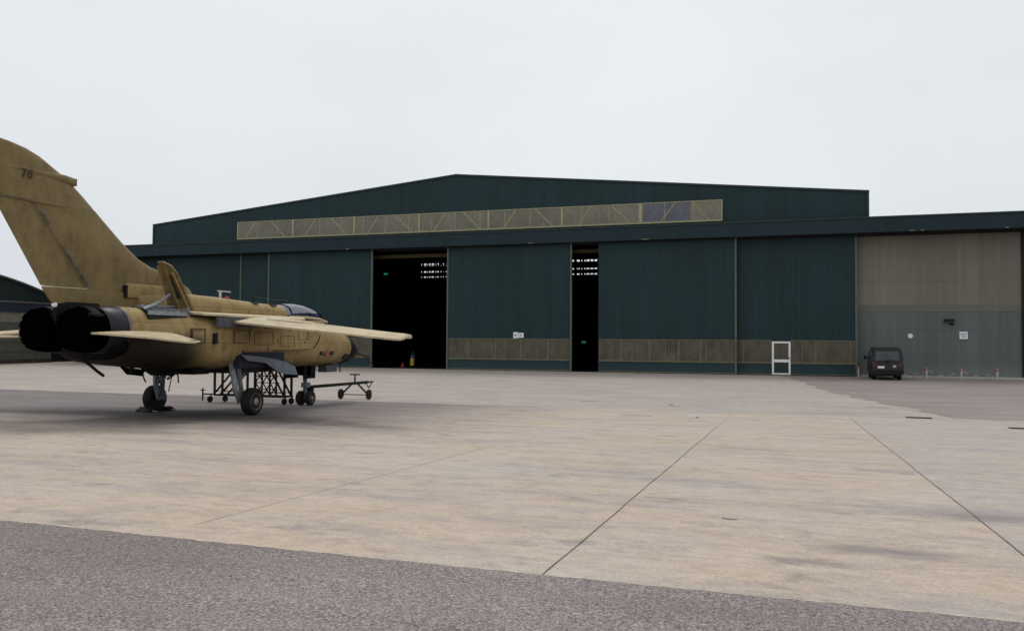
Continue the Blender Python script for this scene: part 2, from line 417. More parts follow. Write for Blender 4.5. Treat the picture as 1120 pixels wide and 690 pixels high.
def grating(x, y, w, d, label):
    t = thing('drain_grating', label, 'drain grating', (x, y, gz(y)), 0)
    mb = MB(); mb.box(-w / 2, w / 2, -d / 2, -d / 2 + .04, .0, .016).box(-w / 2, w / 2, d / 2 - .04, d / 2, .0, .016)
    mb.box(-w / 2, -w / 2 + .03, -d / 2 + .04, d / 2 - .04, .0, .016).box(w / 2 - .03, w / 2, -d / 2 + .04, d / 2 - .04, .0, .016)
    mb.build('frame', M['grate'], t)
    mb = MB()
    for i in range(14):
        xx = -w / 2 + .05 + (w - .1) * i / 13; mb.box(xx - .012, xx + .012, -d / 2 + .04, d / 2 - .04, .0, .012)
    mb.build('bars', M['grate'], t)
    mb = MB(); mb.box(-w / 2 + .03, w / 2 - .03, -d / 2 + .04, d / 2 - .04, .0, .006); mb.build('pit', M['black'], t)
grating(3.72, 27.0, .68, .34, 'rusty iron drain grating at the corner of the dark asphalt patch')
grating(5.72, 24.05, .62, .34, 'rusty iron drain grating alone in the grey concrete bay, nearest the camera')

# ------------------------------------------------------------------ big hangar
HX, HY = -22.6, 54.5
H = thing('aircraft_hangar', 'large dark green metal hangar with low gable, clerestory strip and sliding doors', 'hangar', (HX, HY, 0))
off = (HX, HY, 0)
def hb(mb, name, mat, parent=None, **k):
    o = mb.build(name, mat, parent or H, off=off, **k); return o
XL, XR, EAVE, PEAK, BACK = -49.5, 4.83, 11.4, 14.0, 85.0
# gable wall (above the fascia), with the glazing strip sitting proud of it
mb = MB(); mb.prism([(XL, 54.75, 8.8), (XR, 54.75, 8.8), (XR, 54.75, EAVE), (HX, 54.75, PEAK), (XL, 54.75, EAVE)], (0, .3, 0)); hb(mb, 'gable_wall', M['green'])
mb = MB(); mb.prism([(XL, 55.05, EAVE - .02), (HX, 55.05, PEAK - .02), (XR, 55.05, EAVE - .02), (XR, 55.05, EAVE - .3), (HX, 55.05, PEAK - .3), (XL, 55.05, EAVE - .3)], (0, BACK - 54.85, 0)); hb(mb, 'roof', M['green_trim'])
mb = MB()
mb.prism([(XL - .06, 54.68, EAVE - .06), (HX, 54.68, PEAK - .06), (XR + .06, 54.68, EAVE - .06), (XR + .06, 54.68, EAVE + .07), (HX, 54.68, PEAK + .07), (XL - .06, 54.68, EAVE + .07)], (0, .4, 0))
hb(mb, 'verge_trim', M['green_trim'])
for a, y_ in ((XL, 55.05), (XR - .25, 55.7)): hb(MB().box(a, a + .25, y_, BACK, 0, EAVE - .3), 'side_wall', M['green'])
# corner flashings
for a in (XL - .05, XR - .1): hb(MB().box(a, a + .15, 54.69, 54.749, 9.6, EAVE - .1), 'corner_flashing', M['green_trim'])
# rear wall with rows of small panes open to the sky
mb = MB()
mb.prism([(XL, BACK, 10.75), (XR, BACK, 10.75), (XR, BACK, EAVE - .3), (HX, BACK, PEAK - .3), (XL, BACK, EAVE - .3)], (0, .2, 0))
mb.box(XL, XR, BACK, BACK + .2, -.2, 9.15)
for z0, z1 in ((9.36, 9.72), (9.95, 10.45)): mb.box(XL, XR, BACK, BACK + .2, z0, z1)
mb.box(XL, -39.6, BACK + .02, BACK + .18, 9.15, 10.75); mb.box(-17.6, XR, BACK + .02, BACK + .18, 9.15, 10.75)
x = -39.6
while x < -17.6:
    if -36 < x < -23: w = 1.2
    else: w = random.choice((.1, .16, .3, .22))
    mb.box(x, x + w, BACK + .03, BACK + .17, 9.15, 10.75)
    x += w + random.choice((.12, .2, .32))
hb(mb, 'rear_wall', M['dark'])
# roof trusses
for y in (57.5, 65, 72.5, 80):
    mb = MB()
    for sx in (-1, 1):
        mb.bar((HX + sx * 27, y, 8.9), (HX, y, 8.9), .12); mb.bar((HX + sx * 27, y, 10.9), (HX, y, 13.4), .12)
        for i in range(9):
            a = HX + sx * 3 * i; b_ = HX + sx * 3 * (i + .5); c = HX + sx * 3 * (i + 1)
            top = lambda q: 13.4 - abs(q - HX) / 27 * 2.5
            mb.bar((a, y, 8.9), (b_, y, top(b_)), .08); mb.bar((b_, y, top(b_)), (c, y, 8.9), .08)
    hb(mb, 'roof_truss', M['steel_dark'])
for z in (9.8, 10.4): hb(MB().bar((XL + .3, 83.5, z), (XR - .3, 83.5, z - .1), .09), 'purlin', M['steel_dark'])
mb = MB(); mb.box(XL + .25, XR - .25, 55.6, 55.8, 8.2, 8.45); mb.bar((-31, 56.5, 8.45), (-22, 56.5, 8.3), .16)
hb(mb, 'door_head_beam', simple('dull_yellow_steel', (.09, .07, .025), .7))
# fascia (door head / track housing)
FL, FR = -57.5, 19.0
mb = MB(); mb.box(FL, FR, 53.75, 54.0, 8.74, 9.6); mb.box(FL, FR, 54.0, 55.9, 9.45, 9.6); mb.box(FL, FL + .15, 54.0, 55.9, 8.74, 9.45); mb.box(FR - .15, FR, 54.0, 55.9, 8.74, 9.45)
hb(mb, 'fascia', M['green_fascia'])
mb = MB(); mb.box(FL - .02, FR + .02, 53.70, 53.80, 9.602, 9.7); hb(mb, 'fascia_flashing', M['green_trim'])
mb = MB(); mb.box(XL, XR, 54.60, 54.749, 9.64, 9.76); hb(mb, 'wall_flashing', simple('dull_olive_flashing', (.06, .066, .045), .6))
mb = MB(); mb.box(FL, FR, 54.0, 55.6, 8.86, 8.93); hb(mb, 'soffit', M['black'])
for y in (54.32, 54.72, 55.12): hb(MB().box(FL + .2, FR - .2, y - .05, y + .05, 8.66, 8.86), 'door_track', M['black'])
# drips of pale paint along the fascia
for x, w in ((-9.0, .5), (-16.8, .35), (7.0, .3), (7.6, .18), (12.0, .2), (-31, .3)): hb(MB().box(x, x + w, 53.735, 53.749, 8.745, 8.80), 'paint_flake', M['flake'])
# clerestory strip
W0, W1, WZ0, WZ1 = -41.25, -3.89, 9.98, 11.3
ws = mb = MB(); mb.box(W0, -9.15, 54.70, 54.745, WZ0, WZ1); mb.box(-5.97, W1, 54.70, 54.745, WZ0, WZ1)
strip = hb(mb, 'clerestory_glazing', M['glaze_top'])
mb = MB(); mb.box(-9.148, -5.972, 54.70, 54.745, WZ0, WZ1); hb(mb, 'replacement_glazing', M['glaze_blue'])
mb = MB(); mb.box(W0, W1, 54.66, 54.70, WZ0 - .06, WZ0 + .05); mb.box(W0, W0 + .12, 54.66, 54.70, WZ0 + .05, WZ1); mb.box(W0 + .12, W1, 54.68, 54.70, WZ1 - .03, WZ1 + .02); mb.box(W1 - .08, W1, 54.66, 54.70, WZ0 + .05, WZ1 - .03)
mulls = [-36.14, -30.80, -25.45, -20.05, -14.65, -9.22]
for i, x in enumerate(mulls):
    mb.box(x - (.08 if i < 5 else .13), x + (.08 if i < 5 else .13), 54.655, 54.70, WZ0 + .05, WZ1 - .03)
for x in frange(W0, W1, 1.87)[1:-1]:
    if min(abs(x - q) for q in mulls) > .5: mb.box(x - .02, x + .02, 54.69, 54.70, WZ0 + .05, WZ1 - .03)
hb(mb, 'clerestory_frame', M['cream_trim'])
mb = MB(); bay = 5.39
brace_m = simple('brace_seen_through_glazing', (.34, .31, .17), .7)
for i in range(-1, 6):
    x0 = -36.14 + bay * i
    if i == 5: continue
    for a, b_ in (((x0 + 1.1, WZ0 + .06), (x0 + 1.95, WZ1 - .05)), ((x0 + bay - 2.0, WZ1 - .05), (x0 + bay - .75, WZ0 + .06))):
        if a[0] > W0 + .1 and b_[0] < W1: hb(MB().bar((a[0], 54.692, a[1]), (b_[0], 54.692, b_[1]), .012, .1), 'clerestory_brace', brace_m)
hb(MB().bar((-9.22 + 1.35, 54.692, WZ0 + .06), (-9.22 + 2.3, 54.692, WZ1 - .05), .012, .07), 'clerestory_brace', brace_m)
hb(MB().bar((-5.85, 54.692, WZ1 - .05), (-4.75, 54.692, WZ0 + .06), .012, .07), 'clerestory_brace', brace_m)

# sliding doors
def sliding_door(x0, x1, y, posts, bars, glazed=True, wicket=None):
    root = hb(MB().box(x0, x1, y - .06, y + .06, .04, 8.72) if not glazed else None, 'sliding_door', M['green']) if not glazed else None
    if glazed:
        mb = MB(); mb.box(x0, x1, y - .06, y + .06, 2.2, 8.72)
        if wicket:
            mb.box(x0, wicket[0], y - .06, y + .06, .04, .78); mb.box(wicket[1], x1, y - .06, y + .06, .04, .78)
        else: mb.box(x0, x1, y - .06, y + .06, .04, .78)
        root = hb(mb, 'sliding_door', M['green'])
        segs = [(x0, x1)] if not wicket else [(x0, wicket[0]), (wicket[1], x1)]
        mb = MB()
        for a, b_ in segs: mb.box(a + .003, b_ - .003, y - .04, y + .03, .78, 2.2)
        hb(mb, 'glazing_band', M['glaze_door'], root)
        mb = MB()
        for a, b_ in segs:
            mb.box(a, b_, y - .085, y - .062, .74, .83); mb.box(a, b_, y - .07, y - .062, 2.17, 2.22)
            mb.box(a, b_, y - .08, y - .062, .045, .10)
        for x, w in bars:
            if not wicket or not (wicket[0] < x < wicket[1]): mb.box(x - w / 2, x + w / 2, y - .055, y - .041, .83, 2.17)
        hb(mb, 'glazing_bars', simple('glazing_bar_paint', (.17, .15, .085), .6), root)
    for x in posts:
        mb = MB(); mb.box(x - .06, x + .06, y - .12, y + .0, .03, 8.74); hb(mb, 'edge_post', M['olive_trim'], root)
    mb = MB(); mb.box(x0, x1, y - .05, y + .05, .012, .04); hb(mb, 'bottom_seal', M['black'], root)
    return root
def bars_for(x0, x1, n):
    w = (x1 - x0) / n; r = []
    for i in range(1, n + 0): r.append((x0 + w * i + random.uniform(-.06, .06), .1 if i % 2 else .05))
    for i in range(n):
        if random.random() < .6: r.append((x0 + w * i + w * random.uniform(.3, .6), .035))
    return r
sliding_door(-53.5, -40.6, 55.12, [], [], False)
sliding_door(-48.0, -37.9, 54.75, [-40.83 + 0], bars_for(-48, -37.9, 6), False)
# (the leaf above is seen from its left edge post to the next leaf)
sliding_door(-38.0, -29.0, 54.35, [-37.97, -29.05], bars_for(-38, -29, 5))
sliding_door(-23.03, -13.82, 54.35, [-22.97, -13.88], [(-21.4, .1), (-20.95, .05), (-19.3, .09), (-18.6, .05), (-17.45, .1), (-16.25, .05), (-15.5, .1)])
sliding_door(-11.98, -3.0, 54.35, [-3.05], [(-10.4, .1), (-9.7, .05), (-8.55, .1), (-7.5, .05), (-6.65, .1), (-5.25, .1), (-4.9, .05)])
d6 = sliding_door(-3.6, 4.14, 54.75, [4.1], [(-2.6, .06), (.95, .05), (1.75, .09), (2.3, .04), (3.75, .05)], True, (-.86, .26))
# wicket door in the last leaf
mb = MB(); a, b_ = -.86, .26; yy = 54.67
for q in ((a, a + .12, .04, 2.14), (b_ - .12, b_, .04, 2.14), (a + .12, b_ - .12, 2.02, 2.14), (a + .12, b_ - .12, .04, .14), (a + .12, b_ - .12, .82, 1.0)):
    mb.box(q[0], q[1], yy, yy + .09, q[2], q[3])
hb(mb, 'wicket_frame', M['white'], d6, bevel=.006)
mb = MB(); mb.box(a + .12, b_ - .12, yy + .04, yy + .07, 1.0, 2.02); hb(mb, 'wicket_pane', M['glaze_door'], d6)
mb = MB(); mb.box(a + .12, b_ - .12, yy + .04, yy + .07, .14, .82); hb(mb, 'wicket_panel', M['green_trim'], d6)
mb = MB(); mb.box(b_ - .11, b_ - .07, yy - .04, yy, 1.04, 1.16); hb(mb, 'wicket_handle', M['black'], d6)
# right end wall
yw = 55.3
mb = MB(); mb.box(4.0, FR, yw, yw + .2, 4.43, 8.86); mb.box(4.0, FR, yw - .012, yw, 7.02, 7.07); ew = hb(mb, 'end_wall', M['beige'])
mb = MB(); mb.box(4.0, FR, yw - .02, yw + .2, 3.98, 4.43); hb(mb, 'wall_band', M['greyband'], ew)
mb = MB(); mb.box(4.0, FR, yw, yw + .2, .0, 3.98); mb.box(4.0, FR, yw - .01, yw, 1.34, 1.38); hb(mb, 'wall_base', M['bluegrey'], ew)
for x in (5.8, 7.6, 9.4, 9.9, 11.3, 13.1): hb(MB().box(x, x + .02, yw - .008, yw, .1, 3.98), 'wall_seam', M['bluegrey'], ew)
mb = MB(); mb.box(13.15, 13.35, yw - .15, yw, 0.05, 8.8); hb(mb, 'wall_post', M['black'], ew)
mb = MB(); mb.box(FR - .2, FR, yw + .2, BACK, 0, 9.45); mb.box(XR, FR, yw + .6, BACK, 9.3, 9.45); mb.box(XR, FR, BACK, BACK + .2, 0, 9.3); hb(mb, 'annex_shell', M['green'])
mb = MB(); mb.box(FL + .2, -53.5, 55.2, 55.4, 0, 8.86); mb.box(FL, FL + .2, 55.2, BACK, 0, 9.45); mb.box(FL + .2, XL, 55.9, BACK, 9.3, 9.45); hb(mb, 'left_annex_shell', M['green'])
# hangar floor, kerb
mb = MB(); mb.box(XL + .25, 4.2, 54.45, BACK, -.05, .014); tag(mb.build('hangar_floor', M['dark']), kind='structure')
mb = MB(); mb.box(4.35, FR, 54.55, yw - .03, -.1, .11); tag(mb.build('kerb', M['kerb'], bevel=.015), kind='structure')

# things fixed to the wall / doors
def sign(name, label, x, y, z, w, h, stripes):
    t = thing(name, label, 'sign', (x, y, z))
    MB().box(-w / 2, w / 2, -.02, 0, -h / 2, h / 2).build('board', M['white'], t, bevel=.01)
    mb = MB()
    for sx, sz, sw, sh in stripes: mb.box(sx - sw / 2, sx + sw / 2, -.026, -.0205, sz - sh / 2, sz + sh / 2)
    mb.build('lettering', simple('sign_ink', (.2, .24, .25), .6), t)
sign('door_sign', 'small square white notice on the green sliding door, left of a touching pair', -17.83, 54.285, 2.46, .36, .42, [(0, .02, .2, .06), (-.04, -.05, .12, .04)])
sign('door_sign', 'slightly smaller white notice on the green sliding door, right of a touching pair', -17.44, 54.285, 2.45, .38, .34, [(-.02, .05, .14, .03), (-.02, 0, .1, .03), (-.02, -.06, .14, .03)])
sign('wall_sign', 'square white sign with grey lines on the blue grey wall, right of the dark van', 10.08, yw - .022, 2.56, .44, .44, [(0, .08, .3, .05), (0, -.02, .3, .03), (0, -.1, .2, .03)])
t = thing('round_sign', 'small round white sign on the blue grey wall above the van', 'sign', (7.19, yw - .002, 2.52))
MB().lathe((0, 0, 0), (0, -1, 0), [(0, .14), (.02, .14), (.024, .13)]).build('disc', M['white'], t)
t = thing('wall_lamp', 'dark box shaped flood lamp fixed high on the blue grey wall', 'lamp', (9.3, yw, 3.35))
MB().box(-.26, .26, -.28, 0, .02, .2).build('housing', M['black'], t, bevel=.02)
MB().box(-.22, .22, -.26, -.04, -.02, .02).build('lens', M['greyseal'], t)
MB().box(.06, .26, -.06, 0, -.16, -.02).build('bracket', M['steel_dark'], t)

# barrier posts and chain
BX = [4.45, 7.92, 9.78, 11.64, 13.5]
BY = 54.35
labels = ['red topped white barrier post beside the corner of the green door, left of the van',
          'red topped white barrier post nearest the right side of the van',
          'middle red topped white barrier post in front of the blue grey wall',
          'red topped white barrier post just before the right edge of the photo', None]
def post():
    t = thing('barrier_post', labels[0], 'post', (4.18, 54.2, gz(54.2)), 0, 'red and white barrier posts along the hangar wall')
    MB().tube((0, 0, 0), (0, 0, .47), .055, seg=14).build('shaft', M['whitedirty'], t, smooth=True)
    MB().tube((0, 0, .4701), (0, 0, .56), .057, seg=14).tube((0, 0, .6), (0, 0, .64), .057, .03, seg=14).build('red_band', M['red'], t, smooth=True)
    MB().tube((0, 0, .5601), (0, 0, .5999), .056, seg=14).build('white_band', M['whitedirty'], t, smooth=True)
    MB().lathe((0, 0, 0), (0, 0, 1), [(0, .1), (.015, .1), (.02, .06)], 14).build('base_plate', M['whitedirty'], t)
    return t
p0 = post()
for i in (1, 2, 3):
    c = copy_tree(p0); c.location = (BX[i], BY, .0); c['label'] = labels[i]
def chain(x0, x1, label, sag):
    t = thing('barrier_chain', label, 'chain', ((x0 + x1) / 2, BY, .0), 0, 'red and white plastic chains between the barrier posts')
    if True:
        mb = MB(); N = 24
        for i in range(N):
            mb.mi = (i // 4) % 2
            f = lambda u: (x0 - (x0 + x1) / 2 + (x1 - x0) * u, 0, .52 - sag * 4 * u * (1 - u))
            a, b_ = Vector(f(i / N)), Vector(f((i + 1.1) / N))
            for s_ in (-.011, .011):
                o_ = Vector((0, s_, 0)) if i % 2 else Vector((0, 0, s_))
                mb.tube(a + o_, b_ + o_, .009, seg=6)
        mb.build('links', [M['whitedirty'], M['faded_red_plastic']], t)
chain(5.9, BX[1] - .06, 'sagging red and white chain running from behind the van to the nearest barrier post', .34)
chain(BX[1] + .06, BX[2] - .06, 'sagging red and white chain between the left and middle posts right of the van', .36)
chain(BX[2] + .06, BX[3] - .06, 'sagging red and white chain between the middle post and the rightmost post', .36)

# things just inside the hangar
t = thing('bottle_trolley', 'small yellow cylinder with blue top standing just inside the wide dark opening', 'trolley', (-27.2, 57.4, .014))
MB().lathe((0, 0, .12), (0, 0, 1), [(0, .02), (.0, .14), (.5, .14), (.56, .1)]).build('drum', M['yellow'], t, smooth=True)
MB().lathe((0, 0, .69), (0, 0, 1), [(0, .1), (.2, .1), (.26, .03)]).build('cap', M['bluep'], t, smooth=True)
MB().path([(-.14, .1, .3), (-.14, .16, .9), (0, .2, 1.2), (.14, .16, .9), (.14, .1, .3)], .02).build('handle', M['bluep'], t)
for s_ in (-1, 1): MB().lathe((.17 * s_, .05, .12), (s_, 0, 0), [(0, .1), (.05, .1)]).build('wheel', M['rubber'], t)
t = thing('traffic_cone', 'small red cone on the hangar floor left of the yellow cylinder', 'cone', (-27.9, 57.2, .014))
MB().lathe((0, 0, .03), (0, 0, 1), [(0, .13), (.3, .03)]).build('cone_body', M['red'], t); MB().box(-.16, .16, -.16, .16, 0, .03).build('cone_base', M['red'], t)
for x, y, z, lb in ((-29.55, 57.5, 7.2, 'green lit lamp high inside the wide dark hangar opening'), (-14.35, 60, 2.0, 'green lit lamp low inside the narrow dark hangar opening')):
    t = thing('exit_lamp', lb, 'lamp', (x, y, z)); MB().box(-.16, .16, -.05, 0, -.07, .07).build('lit_panel', M['green_lamp'], t); MB().box(-.2, .2, 0, .06, -.1, .1).build('housing', M['steel_dark'], t)
    MB().tube((0, .03, .1), (0, .03, 8.6 - z if z > 5 else 6.8), .02, seg=6).build('hanger_rod', M['steel_dark'], t)

# ------------------------------------------------------------------ arched shelter on the left
S = thing('arched_hangar', 'grey hangar with dark arched roof at the far left behind the jet', 'hangar', (-59, 44, 0))
so = (-59, 44, 0)
YC, HALF = 43.2, 12.0
def arch(t_): # t -1..1
    return 5.0 + 2.45 * (1 - abs(t_) ** 2.0)
N = 28
arc = [(YC + HALF * (-1 + 2 * i / N), arch(-1 + 2 * i / N)) for i in range(N + 1)]
mb = MB(); mb.prism([(-59.2, y, z - .001) for y, z in arc], (-34, 0, 0)); mb.build('roof', M['shelterroof'], S, off=so)
mb = MB(); 
ring = [(-58.95, y, z) for y, z in arc] + [(-58.95, y, z + .12) for y, z in arc[::-1]]
mb.prism(ring, (-.3, 0, 0)); mb.build('roof_edge', M['shelteredge'], S, off=so)
mb = MB(); mb.box(-58.85, -59.3, YC - HALF - 1.5, YC + HALF + 3.2, 4.12, 4.88); mb.build('fascia', M['shelterfascia'], S, off=so)
mb = MB(); mb.box(-58.8, -59.3, YC - HALF - 1.5, YC + HALF + 3.2, 4.881, 5.0); mb.build('fascia_edge', M['shelteredge'], S, off=so)
mb = MB(); mb.box(-59.0, -92, YC - HALF - 1, YC + HALF - 1.5, -.2, 3.3); mb.build('wall', M['shelterwall'], S, off=so)
mb = MB(); mb.box(-58.98, -92, YC - HALF - 1, YC + HALF - 1.5, 3.301, 4.119); mb.build('upper_wall', M['shelterlight'], S, off=so)
mb = MB()
for z in (.9, 1.7, 2.5): mb.box(-58.96, -59.0, YC - HALF - 1, YC + HALF - 1.5, z, z + .05)
for y in frange(YC - HALF, YC + HALF - 3, 3.5): mb.box(-58.95, -59.0, y, y + .06, .3, 4.1)
mb.build('wall_seam', M['greyseal'], S, off=so)
mb = MB(); mb.box(-58.9, -59.0, YC - HALF - 1, YC + HALF - 1.5, -.1, .32); mb.build('plinth', simple('brown_plinth', (.05, .035, .03), .9, var=.6, scale=2), S, off=so)
for y in (56.0, 56.9):
    MB().tube((-58.6, y, 0), (-58.6, y, 4.1), .09, seg=10).build('porch_column', M['whitedirty'], S, off=so)
mb = MB(); mb.box(-60.5, -60.3, 54, 58.8, 0, 4.1); mb.build('porch_wall', M['black'], S, off=so)
t = thing('service_hut', 'low dark hut with pale plinth seen under the jet exhausts beyond the arched hangar', 'hut', (-59.5, 62, 0))
MB().box(-2.5, 2.0, -2, 2, .35, 1.6).build('wall', M['black'], t, bevel=.03); MB().box(-2.7, 2.2, -2.2, 2.2, 1.6, 1.75).build('roof', M['shelteredge'], t); MB().box(-2.55, 5.5, -2.05, 2.05, -.1, .35).build('plinth', M['kerb'], t)

# ------------------------------------------------------------------ black van
V = thing('parked_van', 'dark boxy passenger van parked nose to the blue grey wall', 'van', (5.42, 52.35, gz(52)), radians(-1.5))
def rr(w, z0, z1, r, y, taper=.1, n=5):
    pts = []
    for cx, cz, a0 in ((1, 1, 0), (-1, 1, 90), (-1, -1, 180), (1, -1, 270)):
        rad = r if cz > 0 else r * .5
        for i in range(n + 1):
            a = radians(a0 + 90 * i / n)
            ww = w - (taper if cz > 0 else 0)
            pts.append((cx * (ww - rad) + rad * cos(a), y, (z1 - rad if cz > 0 else z0 + rad) + rad * sin(a)))
    return pts
# lower body + cabin
mb = MB(); mb.rings([rr(.80, .36, .98, .08, -2.08, .02), rr(.83, .33, 1.02, .08, -2.02, .0), rr(.84, .32, 1.04, .08, 0, .0), rr(.84, .32, 1.02, .08, 1.5, .0), rr(.80, .34, .9, .1, 2.0, .0), rr(.7, .4, .8, .1, 2.12, .0)])
mb.rings([rr(.79, .95, 1.72, .1, -2.06, .06), rr(.82, .96, 1.80, .14, -1.9, .1), rr(.83, .96, 1.84, .16, -1.2, .12), rr(.83, .96, 1.84, .16, .9, .12), rr(.82, .96, 1.74, .14, 1.3, .12), rr(.8, .94, 1.1, .06, 2.0, .05)])
mb.build('body', M['van'], V, smooth=True)
MB().prism([(-.63, -2.085, 1.1), (.63, -2.085, 1.1), (.58, -2.06, 1.62), (-.58, -2.06, 1.62)], (0, .03, 0)).build('rear_window', M['vanglass'], V, bevel=.02)
for s_ in (-1, 1):
    MB().prism([(s_ * .815, -1.85, 1.12), (s_ * .815, -.65, 1.12), (s_ * .765, -.65, 1.6), (s_ * .765, -1.8, 1.6)], (s_ * .02, 0, 0)).build('side_window', M['vanglass'], V)
    MB().prism([(s_ * .815, -.5, 1.12), (s_ * .815, .7, 1.12), (s_ * .765, .65, 1.6), (s_ * .765, -.5, 1.6)], (s_ * .02, 0, 0)).build('side_window', M['vanglass'], V)
    MB().prism([(s_ * .815, .82, 1.12), (s_ * .815, 1.6, 1.12), (s_ * .765, 1.25, 1.58), (s_ * .765, .85, 1.6)], (s_ * .02, 0, 0)).build('side_window', M['vanglass'], V)
    MB().box(s_ * .66 - .11, s_ * .66 + .11, -2.1, -2.05, .72, .94).build('tail_light', M['taillight'], V, bevel=.015)
    mb = MB(); mb.box(s_ * .86, s_ * 1.02, 1.28, 1.36, 1.1, 1.32); mb.bar((s_ * .8, 1.32, 1.15), (s_ * .9, 1.32, 1.18), .04); mb.build('door_mirror', M['vantrim'], V, bevel=.02)
    for yy in (-1.25, 1.2):
        w = MB().lathe((s_ * .66, yy, .32), (s_, 0, 0), [(-.1, .2), (-.1, .3), (-.06, .32), (.06, .32), (.1, .3), (.1, .2)]).build('wheel', M['rubber'], V, smooth=True)
        MB().lathe((s_ * .66, yy, .32), (s_, 0, 0), [(.0, .19), (.085, .19), (.09, .17), (.06, .13), (.075, .06), (.09, .05)]).build('rim', M['ringmetal'], w)
MB().box(-.83, .83, -2.2, -2.06, .42, .58).build('bumper', M['vantrim'], V, bevel=.03)
MB().box(-.5, -.16, -2.115, -2.075, .66, .78).build('number_plate', M['white'], V, bevel=.005)
MB().box(.28, .44, -2.1, -2.075, .72, .84).build('square_sticker', M['whitedirty'], V)
MB().lathe((0, -2.075, 1.0), (0, -1, 0), [(0, .09), (.02, .09), (.022, .07), (.01, .065)]).build('round_badge', M['vantrim'], V)
MB().bar((-.05, -2.11, 1.12), (.3, -2.1, 1.16), .015).build('rear_wiper', M['vantrim'], V)
mb = MB(); mb.tube((-.3, -2.15, .33), (-.3, -1.6, .33), .03); mb.build('exhaust_pipe', M['steel_dark'], V)
MB().box(-.7, .7, -1.9, 1.9, .24, .4).build('underbody', M['black'], V)

# ------------------------------------------------------------------ strike jet
JX, JY, JZ = -14.85, 18.33, .07
J = thing('strike_jet', 'desert sand swing wing twin engine jet without radome, airbrake raised, parked on the apron', 'jet aircraft', (JX, JY, JZ))
def jb(mb, name, mat, parent=None, **k): return mb.build(name, mat, parent or J, off=(0, 0, JZ), **k)
def se(w, zb, zt, n, y, cx=0, seg=44):
    zc = (zb + zt) / 2; h = (zt - zb) / 2; r = []
    for i in range(seg):
        t_ = 2 * pi * i / seg; c, s_ = cos(t_), sin(t_)
        r.append((cx + w * math.copysign(abs(c) ** (2 / n), c), y, zc + h * math.copysign(abs(s_) ** (2 / n), s_)))
    return r
mb = MB(); mb.rings([se(*a) for a in (
    (1.07, 1.50, 2.66, 3.1, -3.7), (1.16, 1.41, 2.70, 3.2, -3), (1.27, 1.32, 2.70, 3.4, -2),
    (1.36, 1.27, 2.70, 3.6, -1), (1.40, 1.25, 2.69, 3.8, 0), (1.38, 1.24, 2.68, 3.8, 1), (1.22, 1.23, 2.69, 3.4, 2), (1.04, 1.22, 2.70, 3.0, 2.7),
    (.90, 1.21, 2.73, 2.6, 3.4), (.82, 1.20, 2.74, 2.4, 4.2), (.77, 1.18, 2.72, 2.3, 4.9), (.71, 1.18, 2.6, 2.2, 5.6), (.64, 1.20, 2.46, 2.1, 6.2), (.57, 1.25, 2.35, 2.0, 6.7), (.52, 1.29, 2.29, 2.0, 7.0))])
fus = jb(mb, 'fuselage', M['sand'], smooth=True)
# intakes
for s_ in (-1, 1):
    prof = [(.2, 1.72), (3.05, 1.74), (3.42, 1.95), (3.6, 2.2), (3.78, 2.62), (.2, 2.6)]
    mb = MB(); mb.rings([[(s_ * xx, y, 2.15 + (z - 2.15) * k) for y, z in prof] for xx, k in ((.7, 1), (1.32, 1), (1.38, .95), (1.395, .88))])
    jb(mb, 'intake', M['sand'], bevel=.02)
    mb = MB(); mb.prism([(s_ * .85, 3.08, 1.8), (s_ * 1.34, 3.08, 1.8), (s_ * 1.34, 3.75, 2.55), (s_ * .85, 3.75, 2.55)], (0, .06, 0)); jb(mb, 'intake_mouth', M['black'])
    mb = MB(); mb.prism([(s_ * 1.396, 3.18, 1.8), (s_ * 1.396, 3.4, 1.98), (s_ * 1.396, 3.55, 2.2), (s_ * 1.396, 3.6, 2.2), (s_ * 1.396, 3.45, 1.95), (s_ * 1.396, 3.22, 1.78)], (s_ * .004, 0, 0)); jb(mb, 'lip_line', M['black'])
# spine
mb = MB(); mb.rings([se(*a) for a in ((.26, 2.5, 3.3, 2.2, -2.6), (.30, 2.5, 3.26, 2.2, -1.4), (.36, 2.5, 3.21, 2.3, -.4), (.40, 2.5, 3.20, 2.5, .3), (.42, 2.5, 3.16, 2.5, 1.2), (.45, 2.5, 3.12, 2.4, 2.2), (.47, 2.5, 3.10, 2.3, 3.15), (.46, 2.5, 3.03, 2.3, 3.35))])
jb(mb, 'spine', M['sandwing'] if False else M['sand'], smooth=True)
# pale upper deck edge (wing glove)
for s_ in (-1, 1):
    mb = MB(); mb.prism([(s_ * .3, -1.9, 2.70), (s_ * 1.38, -1.7, 2.62), (s_ * 1.46, .2, 2.60), (s_ * 1.85, 1.15, 2.58), (s_ * 1.42, 2.7, 2.60), (s_ * .9, 3.4, 2.66), (s_ * .3, 3.3, 2.71)], (0, 0, .06))
    jb(mb, 'wing_glove', M['sandwing'], bevel=.015)
    mb = MB(); mb.prism([(s_ * 1.40, -1.28, 2.36), (s_ * 1.40, .35, 2.36), (s_ * 1.40, .35, 2.6), (s_ * 1.40, -1.28, 2.6)], (s_ * .06, 0, 0)); jb(mb, 'wing_seal', M['greyseal'])
    mb = MB(); mb.box(s_ * 1.34, s_ * 1.405, -1.31, -1.19, 1.93, 2.2); jb(mb, 'vent', M['black'])
